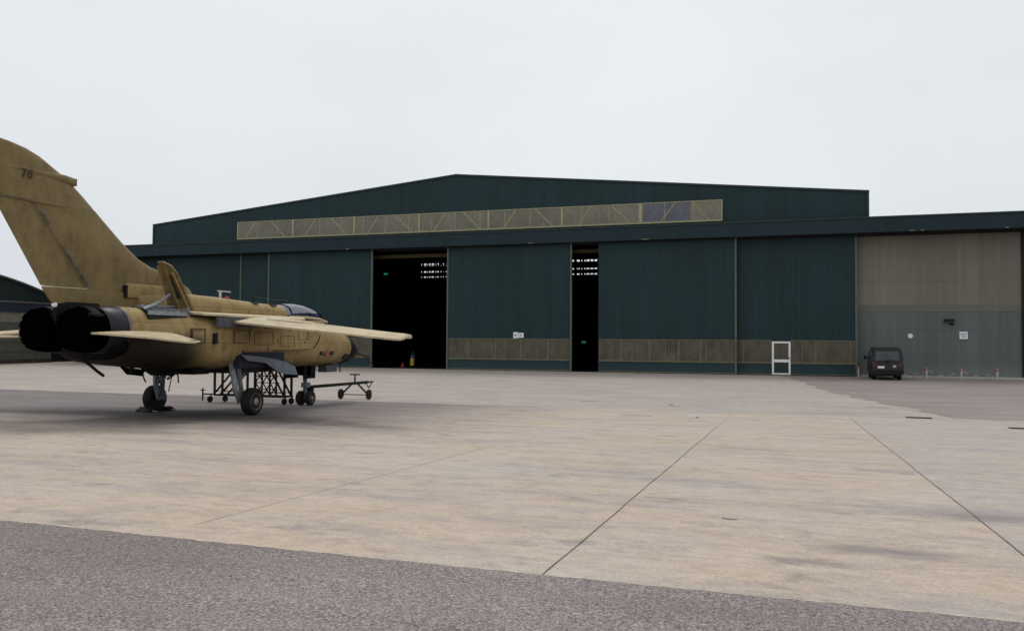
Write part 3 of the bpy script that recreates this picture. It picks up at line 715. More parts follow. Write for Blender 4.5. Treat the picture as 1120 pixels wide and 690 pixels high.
# canopy
mb = MB(); mb.rings([se(*a) for a in ((.46, 2.5, 3.08, 2.2, 3.12), (.50, 2.5, 3.14, 2.2, 3.4), (.53, 2.5, 3.18, 2.2, 3.9), (.53, 2.5, 3.17, 2.2, 4.3), (.50, 2.5, 3.10, 2.2, 4.8), (.45, 2.5, 2.98, 2.1, 5.2), (.36, 2.48, 2.83, 2.0, 5.5), (.2, 2.45, 2.68, 2, 5.75))])
can = jb(mb, 'canopy', M['canopy'], smooth=True)
for y, w, z, t_ in ((3.36, .495, 3.132, .03), (5.1, .465, 3.005, .03)):
    mb = MB(); a = se(w + .01, 2.58, z + .012, 2.2, y); b_ = se(w + .01, 2.58, z + .012, 2.2, y + t_ * 1.3); mb.rings([a, b_]); jb(mb, 'canopy_frame', M['blackened'] if y > 4.5 else M['black'], can)
mb = MB(); mb.prism([(-.3, 5.6, 2.6), (.3, 5.6, 2.6), (.1, 5.66, 2.76), (-.1, 5.66, 2.76)], (0, .05, 0)); jb(mb, 'windscreen_wiper_guard', M['sandlight'])
for s_ in (-1, 1):
    mb = MB(); mb.path([(s_ * .50, 3.3, 2.74), (s_ * .55, 4.2, 2.74), (s_ * .49, 5.0, 2.72), (s_ * .33, 5.7, 2.64)], .035); jb(mb, 'canopy_rail', M['sandlight'], can)
# exposed nose bulkhead and radar cone
mb = MB(); mb.lathe((0, 7.0, 1.79), (0, 1, 0), [(-.02, .515), (.06, .52), (.1, .5), (.11, .42)], 36); jb(mb, 'nose_ring', M['black'], smooth=True)
mb = MB(); mb.lathe((0, 7.08, 1.74), (0, 1, -.12), [(-.05, .515), (.06, .505), (.35, .45), (.75, .3), (1.1, .12), (1.22, .05)], 28); jb(mb, 'radar_cone', M['blackened'], smooth=True)
mb = MB(); mb.lathe((0, 7.2, 1.6), (0, 1, -.1), [(0, .3), (.45, .26), (.75, .08)], 24); jb(mb, 'scanner_mount', M['ringmetal'], smooth=True)
mb = MB(); mb.path([(0, 8.15, 1.62), (0, 8.6, 1.52), (0, 9.0, 1.46), (.05, 9.25, 1.42)], .035); mb.path([(.02, 8.8, 1.5), (.06, 9.2, 1.25), (.05, 9.5, 1.08)], .022); jb(mb, 'probe', M['black'])
mb = MB(); mb.prism([(.50, 6.35, 1.36), (.545, 6.75, 1.42), (.55, 6.72, 1.58), (.57, 6.45, 1.56)], (.03, 0, .0)); jb(mb, 'nose_vent', M['black'])
# fin lofts
def fin_loft(levels, thick):
    rs = []
    for z, le, te, th in levels:
        c = le - te; r = []
        prof = [(0, 0), (.02, .35), (.08, .7), (.25, 1), (.5, .95), (.75, .6), (1, .12)]
        for u, v in prof: r.append((th * v, le - c * u, z))
        for u, v in prof[::-1][:-1]: r.append((-th * v, le - c * u, z))
        rs.append(r)
    return rs
def Y(v): return v - JY
te = lambda z: 13.35 - .68 * (z - 2.97) - JY
hin = lambda z: 14.34 + (12.89 - 14.34) * (z - 3.15) / (4.88 - 3.15) - JY
mb = MB()
mb.rings(fin_loft([(2.55, Y(18.2), Y(13.75), .20), (2.9, Y(18.1), Y(13.42), .19), (3.13, Y(17.95), te(3.13), .17)], 0))
mb.rings(fin_loft([(3.08, Y(18.0), hin(3.08), .17), (3.35, Y(17.75), hin(3.35), .16), (3.56, Y(17.3), hin(3.56), .15), (3.7, Y(16.85), hin(3.7), .14), (3.8, Y(16.35), hin(3.8), .135), (3.95, Y(15.95), hin(3.95), .13), (4.3, Y(15.4), hin(4.3), .12), (4.76, Y(14.8), hin(4.76), .105), (4.92, Y(14.6), hin(4.92), .1)], 0))
mb.rings(fin_loft([(4.87, Y(14.66), te(4.87), .1), (5.2, Y(14.24), te(5.2), .09), (5.5, Y(13.82), te(5.5), .075), (5.7, Y(13.42), te(5.7), .065), (5.85, Y(13.12), te(5.85), .055), (5.95, Y(12.8), te(5.93), .045), (6.01, Y(12.45), te(5.97), .035), (6.04, Y(12.1), te(5.95), .02)], 0))
fin = jb(mb, 'fin', M['sandshade'], smooth=True)
def rud(z0, z1):
    rs = []
    for z in frange(z0, z1, .25):
        l, t_ = hin(z) - .025, te(z)
        th = .075 * (1 - (z - 3) / 4)
        rs.append([(th, l, z), (th * .55, (l + t_) / 2, z), (.012, t_, z), (-.012, t_, z), (-th * .55, (l + t_) / 2, z), (-th, l, z)])
    return rs
mb = MB(); mb.rings(rud(3.16, 4.885)); jb(mb, 'rudder', M['sandshade'], fin)
mb = MB(); mb.prism([(.0, te(3.14) + .02, 3.135), (.10, hin(3.14) - .02, 3.135), (-.10, hin(3.14) - .02, 3.135)], (0, 0, .02)); jb(mb, 'rudder_foot', M['sandlight'], fin)
M['hinge'] = simple('worn_hinge_paint', (.09, .075, .08), .6, var=.6, scale=9)
for z0, z1 in ((3.2, 4.0), (4.45, 4.7)):
    mb = MB(); mb.prism([(.13, hin(z0) + .01, z0), (.13, hin(z0) + .07, z0), (.115, hin(z1) + .05, z1), (.115, hin(z1) + .0, z1)], (.012, 0, 0)); jb(mb, 'hinge_strip', M['hinge'], fin)
for s_ in (-1, 1):
    mb = MB(); mb.prism([(s_ * .125, hin(3.2) - .02, 3.2), (s_ * .125, hin(3.2), 3.2), (s_ * .10, hin(4.87), 4.87), (s_ * .10, hin(4.87) - .02, 4.87)], (s_ * .004, 0, 0)); jb(mb, 'hinge_gap', M['hinge'], fin)
    mb = MB(); mb.prism([(s_ * .101, hin(4.88), 4.88), (s_ * .02, te(4.9), 4.885), (s_ * .02, te(4.9), 4.90), (s_ * .101, hin(4.88), 4.895)], (s_ * .004, 0, 0)); jb(mb, 'rudder_gap', M['hinge'], fin)
# fin tip bullet fairing
mb = MB(); mb.rings([se(.05, 5.47, 5.53, 2, -6.1, seg=16), se(.09, 5.42, 5.57, 2.2, -5.6, seg=16), se(.10, 5.4, 5.58, 2.6, -4.6, seg=16), se(.10, 5.37, 5.55, 3, -4.35, seg=16)]); jb(mb, 'fin_fairing', M['sandshade'], fin, smooth=True)
mb = MB(); mb.box(-.095, .095, -4.355, -4.335, 5.38, 5.54); jb(mb, 'fairing_face', simple('rusty_red_cap', (.16, .05, .025), .6), fin)
# heat exchanger fairings at the fin root
for s_ in (-1, 1):
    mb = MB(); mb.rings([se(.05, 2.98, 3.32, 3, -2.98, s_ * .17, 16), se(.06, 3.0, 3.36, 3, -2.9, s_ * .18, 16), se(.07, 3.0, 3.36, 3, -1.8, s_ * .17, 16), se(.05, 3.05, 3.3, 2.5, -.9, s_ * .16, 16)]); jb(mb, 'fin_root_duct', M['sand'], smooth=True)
    mb = MB(); mb.box(s_ * .18 - .055, s_ * .18 + .055, -2.99, -2.95, 3.0, 3.3); jb(mb, 'duct_exit', M['black'])
    # engine hump shoulders
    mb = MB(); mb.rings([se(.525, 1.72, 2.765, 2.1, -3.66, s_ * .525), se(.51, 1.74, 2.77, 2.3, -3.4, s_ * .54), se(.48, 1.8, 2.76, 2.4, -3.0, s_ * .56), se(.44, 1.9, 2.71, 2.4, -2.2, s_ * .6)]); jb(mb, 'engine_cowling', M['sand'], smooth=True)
    # exhausts
    cx = s_ * .52
    mb = MB(); mb.lathe((cx, -4.20, 2.23), (0, -1, 0), [(-.58, .50), (-.56, .545), (-.48, .545), (-.47, .50)], 36); jb(mb, 'exhaust_band', M['ringmetal'], smooth=True)
    mb = MB(); mb.lathe((cx, -4.20, 2.23), (0, -1, 0), [(-.53, .53), (-.3, .53), (.0, .515), (.03, .49)], 36); jb(mb, 'heat_shroud', M['cowl'], smooth=True)
    mb = MB(); mb.lathe((cx, -4.22, 2.23), (0, -1, 0), [(-.2, .46), (0, .492), (.22, .49), (.4, .475), (.41, .44), (.52, .455), (.53, .40), (.56, .395), (.55, .37), (.3, .34), (.05, .30)], 40, cap=False)
    nz = jb(mb, 'exhaust_nozzle', M['pipeblack'], smooth=True)
    mb = MB(); mb.lathe((cx, -4.22, 2.23), (0, -1, 0), [(.12, .31), (.10, .02)], 36, cap=False); jb(mb, 'jet_pipe', M['pipeblack'], nz)
    mb = MB(); mb.lathe((cx, -4.22, 2.23), (0, -1, 0), [(.548, .372), (.5, .33), (.2, .29)], 36, cap=False); jb(mb, 'pipe_lining', M['pipeblack'], nz)
    mb = MB(); mb.lathe((cx, -4.70, 2.23), (0, -1, 0), [(-.1, .40), (.0, .41), (.06, .36), (.10, .2), (.11, .02)], 32); jb(mb, 'exhaust_cover', M['pipeblack'], nz, smooth=True)
    mb = MB()
    for k in range(14):
        a0 = 2 * pi * k / 14
        p = lambda r, y, a: (cx + r * cos(a), y, 2.23 + r * sin(a))
        mb.prism([p(.462, -4.52, a0), p(.462, -4.52, a0 + .36), p(.44, -4.78, a0 + .34), p(.44, -4.78, a0 + .02)], Vector((cos(a0 + .13), 0, sin(a0 + .13))) * .008)
    jb(mb, 'nozzle_petals', M['pipeblack'], nz)
    mb = MB()  # thrust reverser bucket edges and rods
    for a0 in (.7,):
        mb.tube((cx + .47 * cos(a0), -4.3, 2.23 + .5 * sin(a0)), (cx + .5 * cos(a0), -4.72, 2.23 + .5 * sin(a0)), .03)
    mb.rings([[(cx + r * cos(a), y, 2.23 + r * sin(a)) for a in [radians(35 + 110 * i / 12) for i in range(13)]] for r, y in ((.5, -4.35), (.515, -4.6), (.49, -4.62), (.49, -4.4))], cap=False, closed=False)
    jb(mb, 'reverser_bucket', M['blackened'], nz)
mb = MB(); mb.rings([se(1.0, 1.56, 2.45, 2.8, -3.72), se(.9, 1.72, 2.3, 2.6, -4.2), se(.8, 1.85, 2.2, 2.6, -4.35)]); jb(mb, 'rear_belly', M['blackened'], smooth=True)
# keel between the exhausts and tail lamp
mb = MB(); mb.rings([se(.30, 1.7, 2.86, 2.4, -3.7), se(.16, 1.95, 2.86, 2.2, -4.45), se(.06, 2.4, 2.8, 2, -4.75)]); jb(mb, 'tail_fairing', M['blackened'], smooth=True)
mb = MB(); mb.lathe((0, -4.74, 2.76), (0, -1, 0), [(0, .06), (.05, .05), (.08, .02)], 14); jb(mb, 'tail_lamp', M['white_lamp'])
# wings: z = 2.66 - .075 |x|, leading edge swept 25 degrees
def foil(x, le, tr, zc, th, dro):
    c = le - tr; up = [(0, 0), (.03, .5), (.12, .85), (.35, 1), (.6, .85), (.8, .5), (1, .1)]
    r = []
    for u, v in up: r.append((x, le - c * u, zc + th * .6 * v - dro * max(0, u - .55) ** 1.4 * 3))
    for u, v in up[::-1]:
        if u == 0: continue
        r.append((x, le - c * u, zc - th * .4 * v - dro * max(0, u - .55) ** 1.4 * 3 - (.03 if u == 1 else 0)))
    return r
WZ = lambda x: 2.67 - .083 * x
for s_ in (-1, 1):
    mb = MB(); st = [(1.25, 1.9, -.55, .20, .05), (1.75, 1.7, -.75, .20, .06), (3.2, .85, -.95, .14, .06), (5.0, -.02, -1.2, .12, .06), (6.1, -.6, -1.42, .12, .06), (6.42, -.74, -1.46, .125, .06), (6.55, -.82, -1.45, .11, .05), (6.6, -.92, -1.35, .05, .03)]
    mb.rings([foil(s_ * x, a, b_, WZ(x), t_, d) for x, a, b_, t_, d in st]); w = jb(mb, 'wing', M['sandwing'], smooth=True)
    mb = MB()
    for x0, x1 in ((2.0, 3.5), (3.55, 4.95), (5.0, 6.1)):
        ch = lambda x: -.75 - (x - 1.75) * .136
        mb.rings([[(s_ * x, ch(x) + .75, WZ(x) + .085 - (x - 2) * .011), (s_ * x, ch(x) + .73, WZ(x) + .096 - (x - 2) * .011), (s_ * x, ch(x) + .70, WZ(x) + .085 - (x - 2) * .011)] for x in (x0, x1)])
    jb(mb, 'flap_line', M['hinge'], w)
    # tailerons
    mb = MB(); mb.rings([foil(s_ * x, a, b_, zc, th, 0) for x, a, b_, zc, th in ((1.0, -2.5, -4.75, 2.17 - .08 * (s_ < 0), .10), (1.3, -2.6, -4.85, 2.16 - .08 * (s_ < 0), .09 - .05 * (s_ < 0)), (2.4, -3.5, -4.68, 2.08, .06 - .02 * (s_ < 0)), (3.15, -4.02, -4.5, 2.0 + .06 * (s_ < 0), .045), (3.3, -4.15, -4.42, 1.99 + .07 * (s_ < 0), .03), (3.36, -4.25, -4.36, 1.985 + .07 * (s_ < 0), .012))])
    tl = jb(mb, 'taileron', M['sandwing'], smooth=True)
    mb = MB(); mb.prism([(s_ * 3.0, -4.06, 2.03), (s_ * 3.25, -4.2, 2.012), (s_ * 3.25, -4.3, 2.012), (s_ * 2.8, -4.2, 2.045)], (0, 0, .012)); jb(mb, 'taileron_patch', M['hinge'], tl)
# raised airbrake
mb = MB()
ab = [(.60, -1.93, 2.66), (.62, -2.46, 3.88), (.78, -2.45, 3.88), (.96, -2.38, 3.78), (1.05, -2.28, 3.60), (1.14, -1.80, 2.74)]
mb.prism(ab, (0, .05, .02)); airb = jb(mb, 'airbrake', M['sandshade'], bevel=.01)
mb = MB()
lerp = lambda u, v: Vector((.60, -1.93, 2.66)) * (1 - u) * (1 - v) + Vector((1.10, -1.80, 2.74)) * u * (1 - v) + Vector((.62, -2.46, 3.88)) * (1 - u) * v + Vector((1.0, -2.36, 3.7)) * u * v + Vector((0, -.02, -.01))
for u in (.04, .5, .93): mb.bar(lerp(u, .05), lerp(u, .93), .035, .05)
for v in (.06,): mb.bar(lerp(.04, v), lerp(.93, v), .03, .04)
jb(mb, 'airbrake_rib', M['sand'], airb)
mb = MB(); mb.prism([lerp(.58, .3), lerp(.78, .3), lerp(.72, .82), lerp(.60, .82)], (0, -.006, -.003)); jb(mb, 'airbrake_recess', simple('brown_recess', (.055, .042, .025), .8, var=.6, scale=8), airb)
mb = MB(); mb.tube((.85, -3.12, 2.72), (.83, -2.7, 2.86), .045); mb.tube((.83, -2.7, 2.86), (.78, -2.18, 3.12), .03); jb(mb, 'airbrake_jack', M['silver'], airb, smooth=True)
# open bay under it
mb = MB(); mb.prism([(.53, -3.15, 2.80), (1.05, -3.15, 2.69), (1.05, -3.15, 2.5), (.53, -3.15, 2.5)], (0, 1.25, 0)); jb(mb, 'airbrake_bay', M['black'])
mb = MB(); mb.box(1.05, 1.08, -3.2, -1.85, 2.60, 2.70); mb.box(.5, .53, -3.2, -1.85, 2.7, 2.80); mb.box(.53, 1.08, -1.9, -1.84, 2.64, 2.80)
for i in range(5): mb.bar((.55, -3.0 + i * .22, 2.83), (1.06, -2.85 + i * .22, 2.71), .03)
mb.bar((.75, -3.1, 2.81), (.75, -1.95, 2.84), .04); jb(mb, 'bay_frame', M['silver'])
# spine fittings
mb = MB(); mb.box(-.015, .015, .55, 1.1, 3.36, 3.395); mb.box(-.015, .015, .62, .70, 3.16, 3.36); jb(mb, 'blade_aerial', M['whitedirty'])
mb = MB(); mb.lathe((0, .95, 3.16), (0, 0, 1), [(0, .07), (.05, .065), (.09, .03)], 14); jb(mb, 'beacon', M['red'])
mb = MB(); mb.prism([(0, 2.05, 3.08), (0, 2.22, 3.08), (0, 2.18, 3.33), (0, 2.12, 3.35)], (.02, 0, 0)); jb(mb, 'fin_aerial', M['black'])
mb = MB(); mb.path([(0, 2.15, 3.30), (0, 3.2, 3.26), (0, 3.9, 3.28)], .006, 6); jb(mb, 'wire_aerial', M['greyseal'])
for q in ((.2, .36, 1.7, 1.95, 3.08, 3.12), (.2, .38, 2.55, 2.8, 3.05, 3.09)): jb(MB().box(*q), 'spine_panel', M['greyseal'])
# belly items
mb = MB(); mb.path([(.1, -4.1, 1.58), (.12, -3.9, 1.46), (.12, -3.7, 1.32), (.12, -3.5, 1.2)], .035); jb(mb, 'arrestor_hook', M['black'])
mb = MB(); mb.prism([(.3, -2.93, 1.42), (.3, -2.8, 1.42), (.3, -2.83, 1.2), (.3, -2.9, 1.2)], (.02, 0, 0)); jb(mb, 'belly_aerial', M['black'])
mb = MB(); mb.prism([(.55, -2.9, 1.38), (.55, -1.6, 1.28), (.55, -1.8, 1.16), (.55, -2.55, 1.2)], (.04, 0, -.02)); jb(mb, 'belly_door', M['blackened'])
mb = MB(); mb.prism([(-.3, -2.6, 1.38), (-.3, -1.8, 1.28), (-.3, -1.9, 1.14), (-.3, -2.4, 1.2)], (.04, 0, -.02)); jb(mb, 'belly_door', M['blackened'])
mb = MB(); mb.box(.2, 1.0, -1.55, -1.0, 1.17, 1.3); jb(mb, 'belly_fairing', M['blackened'])
mb = MB(); mb.path([(.8, -2.0, 1.28), (.8, -1.88, 1.15), (.8, -1.86, .98)], .018); jb(mb, 'hanging_strap', M['black'])
mb = MB(); mb.path([(.4, -2.6, 1.2), (.4, -2.55, 1.08), (.4, -2.5, 1.02)], .018); jb(mb, 'drain_pipe', M['black'])
# markings
def text(body, size, p, mat, parent):
    cu = bpy.data.curves.new('lettering', 'FONT'); cu.body = body; cu.size = size; cu.extrude = .003
    tmp = bpy.data.objects.new('t', cu); col.objects.link(tmp)
    me = bpy.data.meshes.new_from_object(tmp.evaluated_get(bpy.context.evaluated_depsgraph_get()))
    bpy.data.objects.remove(tmp); me.name = 'lettering'; me.materials.clear(); me.materials.append(mat)
    me.transform(Matrix(((0, 0, 1, 0), (1, 0, 0, 0), (0, 1, 0, 0), (0, 0, 0, 1))))
    o = bpy.data.objects.new('lettering', me); col.objects.link(o); o.location = p; o.parent = parent; return o
text('78', .27, (.092, Y(12.62), 5.33 - JZ), simple('code_ink', (.055, .035, .02), .7), fin)
mk = simple('marking_ink', (.05, .035, .03), .7)
for yy in (4.62, 5.32):
    mb = MB(); mb.box(.745 - (yy - 4.6) * .06, .80 - (yy - 4.6) * .06, yy, yy + .13, 1.55, 1.68); jb(mb, 'marking', mk)
mb = MB(); mb.lathe((.70, 5.03, 1.62), (1, 0, 0), [(0, .10), (.06, .10), (.062, .06)], 20); jb(mb, 'roundel', simple('faded_red', (.28, .09, .055), .7))
# access hatches and stencils on the flat fuselage side
M['seam'] = simple('panel_seam', (.07, .05, .03), .8, var=.4)
for s_ in (-1, 1):
    for (y0, y1, z0, z1) in ((-.55, .1, 1.95, 2.28), (.3, 1.15, 1.9, 2.25), (-2.02, -1.55, 1.95, 2.3), (1.5, 2.2, 1.85, 2.15), (2.4, 2.9, 2.05, 2.35)):
        xo = 1.392 if y1 < 2 else 1.39
        mb = MB(); q = .012; xa, xb = s_ * (xo - .03), s_ * (xo + .012)
        if y0 < -1.5: xa, xb = s_ * 1.24, s_ * 1.322
        mb.box(xa, xb, y0, y1, z0, z0 + q); mb.box(xa, xb, y0, y1, z1 - q, z1); mb.box(xa, xb, y0, y0 + q, z0 + q, z1 - q); mb.box(xa, xb, y1 - q, y1, z0 + q, z1 - q)
        jb(mb, 'hatch_seam', M['seam'])
    for (y_, z_) in ((-.95, 2.38), (-.2, 1.72), (.75, 2.34), (.9, 1.78), (1.95, 2.3), (2.7, 1.95), (1.35, 2.0)):
        jb(MB().box(s_ * 1.37, s_ * 1.406, y_, y_ + .05, z_, z_ + .045), 'stencil', M['seam'])
# undercarriage
def wheel(c, r, w, side, nm='wheel'):
    o = jb(MB().lathe(c, (side, 0, 0), [(-w / 2 + .02, r * .62), (-w / 2, r * .85), (-w * .35, r * .97), (-w * .1, r), (w * .1, r), (w * .35, r * .97), (w / 2, r * .85), (w / 2 - .02, r * .62)], 32), nm, M['rubber'], smooth=True)
    jb(MB().lathe(c, (side, 0, 0), [(-w / 2 + .03, r * .6), (w / 2 - .03, r * .62), (w / 2 - .0, r * .6), (w / 2 - .05, r * .5), (w / 2 - .06, r * .3), (w / 2 - .0, r * .26), (w / 2 + .02, r * .12)], 28), 'rim', M['rim'], o, smooth=True)
    jb(MB().lathe(c, (side, 0, 0), [(w / 2 - .056, r * .33), (w / 2 - .05, r * .48), (w / 2 - .058, r * .48)], 24), 'brake_disc', M['black'], o)
    return o
g0 = gz(JY)
for s_ in (-1, 1):
    cx = s_ * 1.57; R_ = .36
    wheel((cx, 0, g0 + R_), R_, .28, s_)
    mb = MB(); mb.tube((s_ * 1.16, -.22, 1.62), (s_ * 1.24, -.08, .98), .10, .085); mb.tube((s_ * 1.24, -.08, .98), (s_ * 1.3, -.03, .52), .06)
    mb.tube((s_ * 1.26, 0, g0 + R_), (s_ * 1.5, 0, g0 + R_), .055); mb.tube((s_ * 1.27, -.02, .56), (s_ * 1.28, 0, g0 + R_), .07)
    jb(mb, 'main_gear_leg', M['gearmetal'], smooth=True)
    mb = MB(); mb.bar((s_ * 1.2, -.40, 1.5), (s_ * 1.27, -.30, .78), .06, .16); mb.bar((s_ * 1.27, -.32, .82), (s_ * 1.29, -.14, .42), .06, .13); mb.bar((s_ * 1.22, -.1, 1.05), (s_ * 1.27, -.30, .8), .06)
    mb.bar((s_ * 1.18, .02, .95), (s_ * .9, .75, 1.5), .06); mb.tube((s_ * 1.2, -.05, 1.2), (s_ * 1.18, -.35, .92), .025)
    jb(mb, 'torque_link', M['silver'])
    mb = MB(); mb.path([(s_ * 1.08, -.33, 1.5), (s_ * 1.22, -.3, 1.1), (s_ * 1.15, -.22, .7), (s_ * 1.3, -.2, .35)], .014); mb.path([(s_ * .98, -.1, 1.5), (s_ * 1.1, .12, 1.1), (s_ * 1.2, .1, .6)], .014); jb(mb, 'brake_hose', M['black'])
    mb = MB(); dp = [(-.42, 1.66), (.3, 1.60), (1.0, 1.52), (1.5, 1.42), (1.86, 1.29), (1.88, 1.05), (1.22, 1.10), (.91, 1.21), (.54, 1.42), (-.2, 1.49)]
    mb.rings([[(s_ * (1.50 + (1.6 - z) * .35 + k), y, z) for y, z in dp] for k in (0, .035)]); jb(mb, 'gear_door', M['bluedoor'], bevel=.008)
    mb = MB(); mb.prism([(s_ * 1.30, -.4, 1.30), (s_ * 1.30, 1.6, 1.30), (s_ * 1.30, 1.6, 1.70), (s_ * 1.30, -.1, 1.72), (s_ * 1.30, -.4, 1.6)], (s_ * .16, 0, 0)); jb(mb, 'gear_bay', M['navybay'])
    mb = MB(); mb.box(s_ * .35, s_ * 1.25, -.3, 1.8, 1.16, 1.28); jb(mb, 'bay_roof', M['black'])
yn = 5.0; gn = gz(JY + yn)
for s_ in (-1, 1): wheel((s_ * .17, yn, gn + .235), .235, .17, s_, 'nose_wheel')
mb = MB(); mb.tube((0, yn - .1, 1.3), (0, yn - .02, .5), .075, .065); mb.tube((0, yn - .02, .5), (0, yn, gn + .235), .05); mb.tube((-.2, yn, gn + .235), (.2, yn, gn + .235), .04); mb.bar((0, yn + .1, .85), (0, yn + .75, 1.25), .06); mb.box(-.1, .1, yn - .12, yn + .12, .5, .66); jb(mb, 'nose_gear_leg', M['gearmetal'])
mb = MB(); mb.box(-.26, -.22, yn - .9, yn - .1, .82, 1.25); mb.box(.22, .26, yn - .5, yn + .15, .80, 1.25); mb.box(-.2, .26, yn - .35, yn - .12, .9, 1.25); jb(mb, 'nose_gear_door', M['blackened'])
mb = MB(); mb.box(.1, .42, yn + .55, yn + 1.25, .98, 1.2); jb(mb, 'nose_belly_box', M['greyseal'], bevel=.02)
mb = MB(); mb.lathe((.14, yn + .38, 1.12), (.3, -1, 0), [(0, .07), (.04, .07), (.05, .05)], 16); jb(mb, 'landing_lamp', M['white_lamp'])
mb = MB(); mb.tube((.38, yn + 1.5, 1.25), (.38, yn + 1.5, .95), .025); jb(mb, 'probe_mast', M['black'])

# wheel chocks (far wheel)
for yy, lb in ((-.36, 'black wheel chock on the tail side of the far main wheel'), (.36, 'black wheel chock on the nose side of the far main wheel')):
    t = thing('wheel_chock', lb, 'wheel chock', (JX - 1.54, JY + yy, gz(JY + yy)), 0, 'chocks at the far main wheel')
    s_ = 1 if yy > 0 else -1
    MB().prism([(-.2, s_ * -.10, 0), (-.2, s_ * .18, 0), (-.2, s_ * .16, .05), (-.2, s_ * -.02, .14), (-.2, s_ * -.1, .12)], (.42, 0, 0)).build('wedge', M['black'], t, bevel=.01)
    MB().path([(.22, 0, .05), (.3, s_ * .03, .03), (.36, s_ * -.05, .02)], .01).build('rope', M['whitedirty'], t)

# tow bar
T = thing('tow_bar', 'black aircraft tow bar on two small wheels coupled to the nose gear', 'tow bar', (JX - .38, JY + 8.9, gz(27.2)), radians(5.5))
g = gz(27.2); MBt = lambda: MB()
def tb(mb, name, mat, parent=None, **k): return mb.build(name, mat, parent or T, off=(JX * 0, 8.9, g), **k)
mb = MB(); mb.tube((0, yn + .25, .50), (0, 10.1, .43), .055, seg=14); mb.box(-.16, .16, yn + .12, yn + .26, .36, .56); tb(mb, 'bar', M['steel_dark'], smooth=True)
mb = MB(); mb.path([(0, 10.1, .43), (0, 10.25, .42), (0, 10.4, .43)], .03); mb.lathe((0, 10.47, .41), (0, 0, 1), [(0, .09), (.04, .09), (.04, .05), (0, .05)], 18); tb(mb, 'towing_eye', M['steel_dark'])
mb = MB(); mb.tube((-.1, 10.1, .42), (0, 10.22, .2), .02); mb.tube((.1, 10.3, .42), (0, 10.22, .2), .02); mb.tube((-.1, 10.1, .42), (.1, 10.3, .42), .02); tb(mb, 'prop_leg', M['steel_dark'])
mb = MB()
for s_ in (-1, 1): mb.tube((s_ * .08, 8.9, .46), (s_ * .5, 8.9, g + .2), .035)
mb.tube((-.55, 8.9, g + .17), (.55, 8.9, g + .17), .018); tb(mb, 'axle', M['steel_dark'])
mb = MB(); mb.tube((0, 8.9, .5), (0, 8.9, .76), .03); mb.tube((-.2, 8.9, .77), (.2, 8.9, .77), .025); tb(mb, 'jack_handle', M['steel_dark'])
for s_ in (-1, 1):
    w = tb(MB().lathe((s_ * .56, 8.9, g + .19), (s_, 0, 0), [(-.06, .1), (-.05, .17), (-.02, .19), (.02, .19), (.05, .17), (.06, .1)], 24), 'wheel', M['rubber'], smooth=True)
    tb(MB().lathe((s_ * .56, 8.9, g + .19), (s_, 0, 0), [(-.05, .09), (.05, .09), (.05, .03), (.07, .02)], 16), 'hub', M['steel_dark'], w)

# maintenance trestle under the belly
gt = gz(23.3)
Q = thing('maintenance_trestle', 'black lattice steel trestle on small castors under the jet belly', 'trestle', (-17.0, 23.3, gt))
def qb(mb, name, mat=None, parent=None, **k): return mb.build(name, mat or M['steel_dark'], parent or Q, off=(-17.0, 23.3, gt), **k)
X0, X1, Z0, Z1 = -18.22, -15.5, .18, 1.16
for y in (23.1, 23.5):
    mb = MB(); mb.bar((X0, y, Z0), (X1, y, Z0), .06); mb.bar((X0, y, Z1 - .03), (X1, y, Z1 - .03), .06); mb.bar((X0 + .1, y, Z0 + .12), (X1, y, Z0 + .12), .02)
    for x in (X0, -17.52 + .6, X1): mb.bar((x, y, Z0), (x, y, Z1), .06)
    mb.bar((X0 + .05, y, Z0 + .1), (-17.35, y, Z1), .05); mb.bar((X0 + .2, y, Z0), (-17.0, y, Z1), .05); mb.bar((-16.1, y, Z1), (X1, y, Z0), .05)
    qb(mb, 'side_frame')
mb = MB()
for x in (X0, X1):
    for z in (Z0, Z1 - .03): mb.bar((x, 23.1, z), (x, 23.5, z), .05)
qb(mb, 'cross_member')
for y in (23.3,):
    mb = MB()
    for x in (-16.75, -16.5, -16.2, -15.95): mb.bar((x, y, Z0), (x, y, Z1), .045)
    for z in (.4, .62, .84): mb.bar((-16.75, y, z), (-15.85, y, z), .03)
    for i in range(3):
        mb.bar((-16.75 + .28 * i, y, Z0), (-16.45 + .28 * i, y, .62), .03); mb.bar((-16.45 + .28 * i, y, Z0), (-16.75 + .28 * i, y, .62), .03)
        mb.bar((-16.75 + .28 * i, y, .62), (-16.45 + .28 * i, y, 1.05), .03); mb.bar((-16.45 + .28 * i, y, .62), (-16.75 + .28 * i, y, 1.05), .03)
    qb(mb, 'lattice')
mb = MB(); mb.bar((-18.70, 23.1, .2), (X0, 23.1, .2), .045); mb.bar((-18.70, 23.1, -.02), (-18.70, 23.1, .4), .035); mb.bar((-18.79, 23.1, .33), (-18.59, 23.1, .33), .03); qb(mb, 'draw_handle')
for x, y in ((-18.4, 23.1), (-18.1, 23.5), (X1, 23.1), (X1, 23.5)):
    r = .11
    w = qb(MB().lathe((x, y, gt + r), (1, -.2, 0), [(-.035, .06), (-.03, r - .01), (0, r), (.03, r - .01), (.035, .06)], 18), 'castor', M['rubber'])
    qb(MB().bar((x, y, gt + r), (x + .06, y, .2), .03), 'fork', None, w)

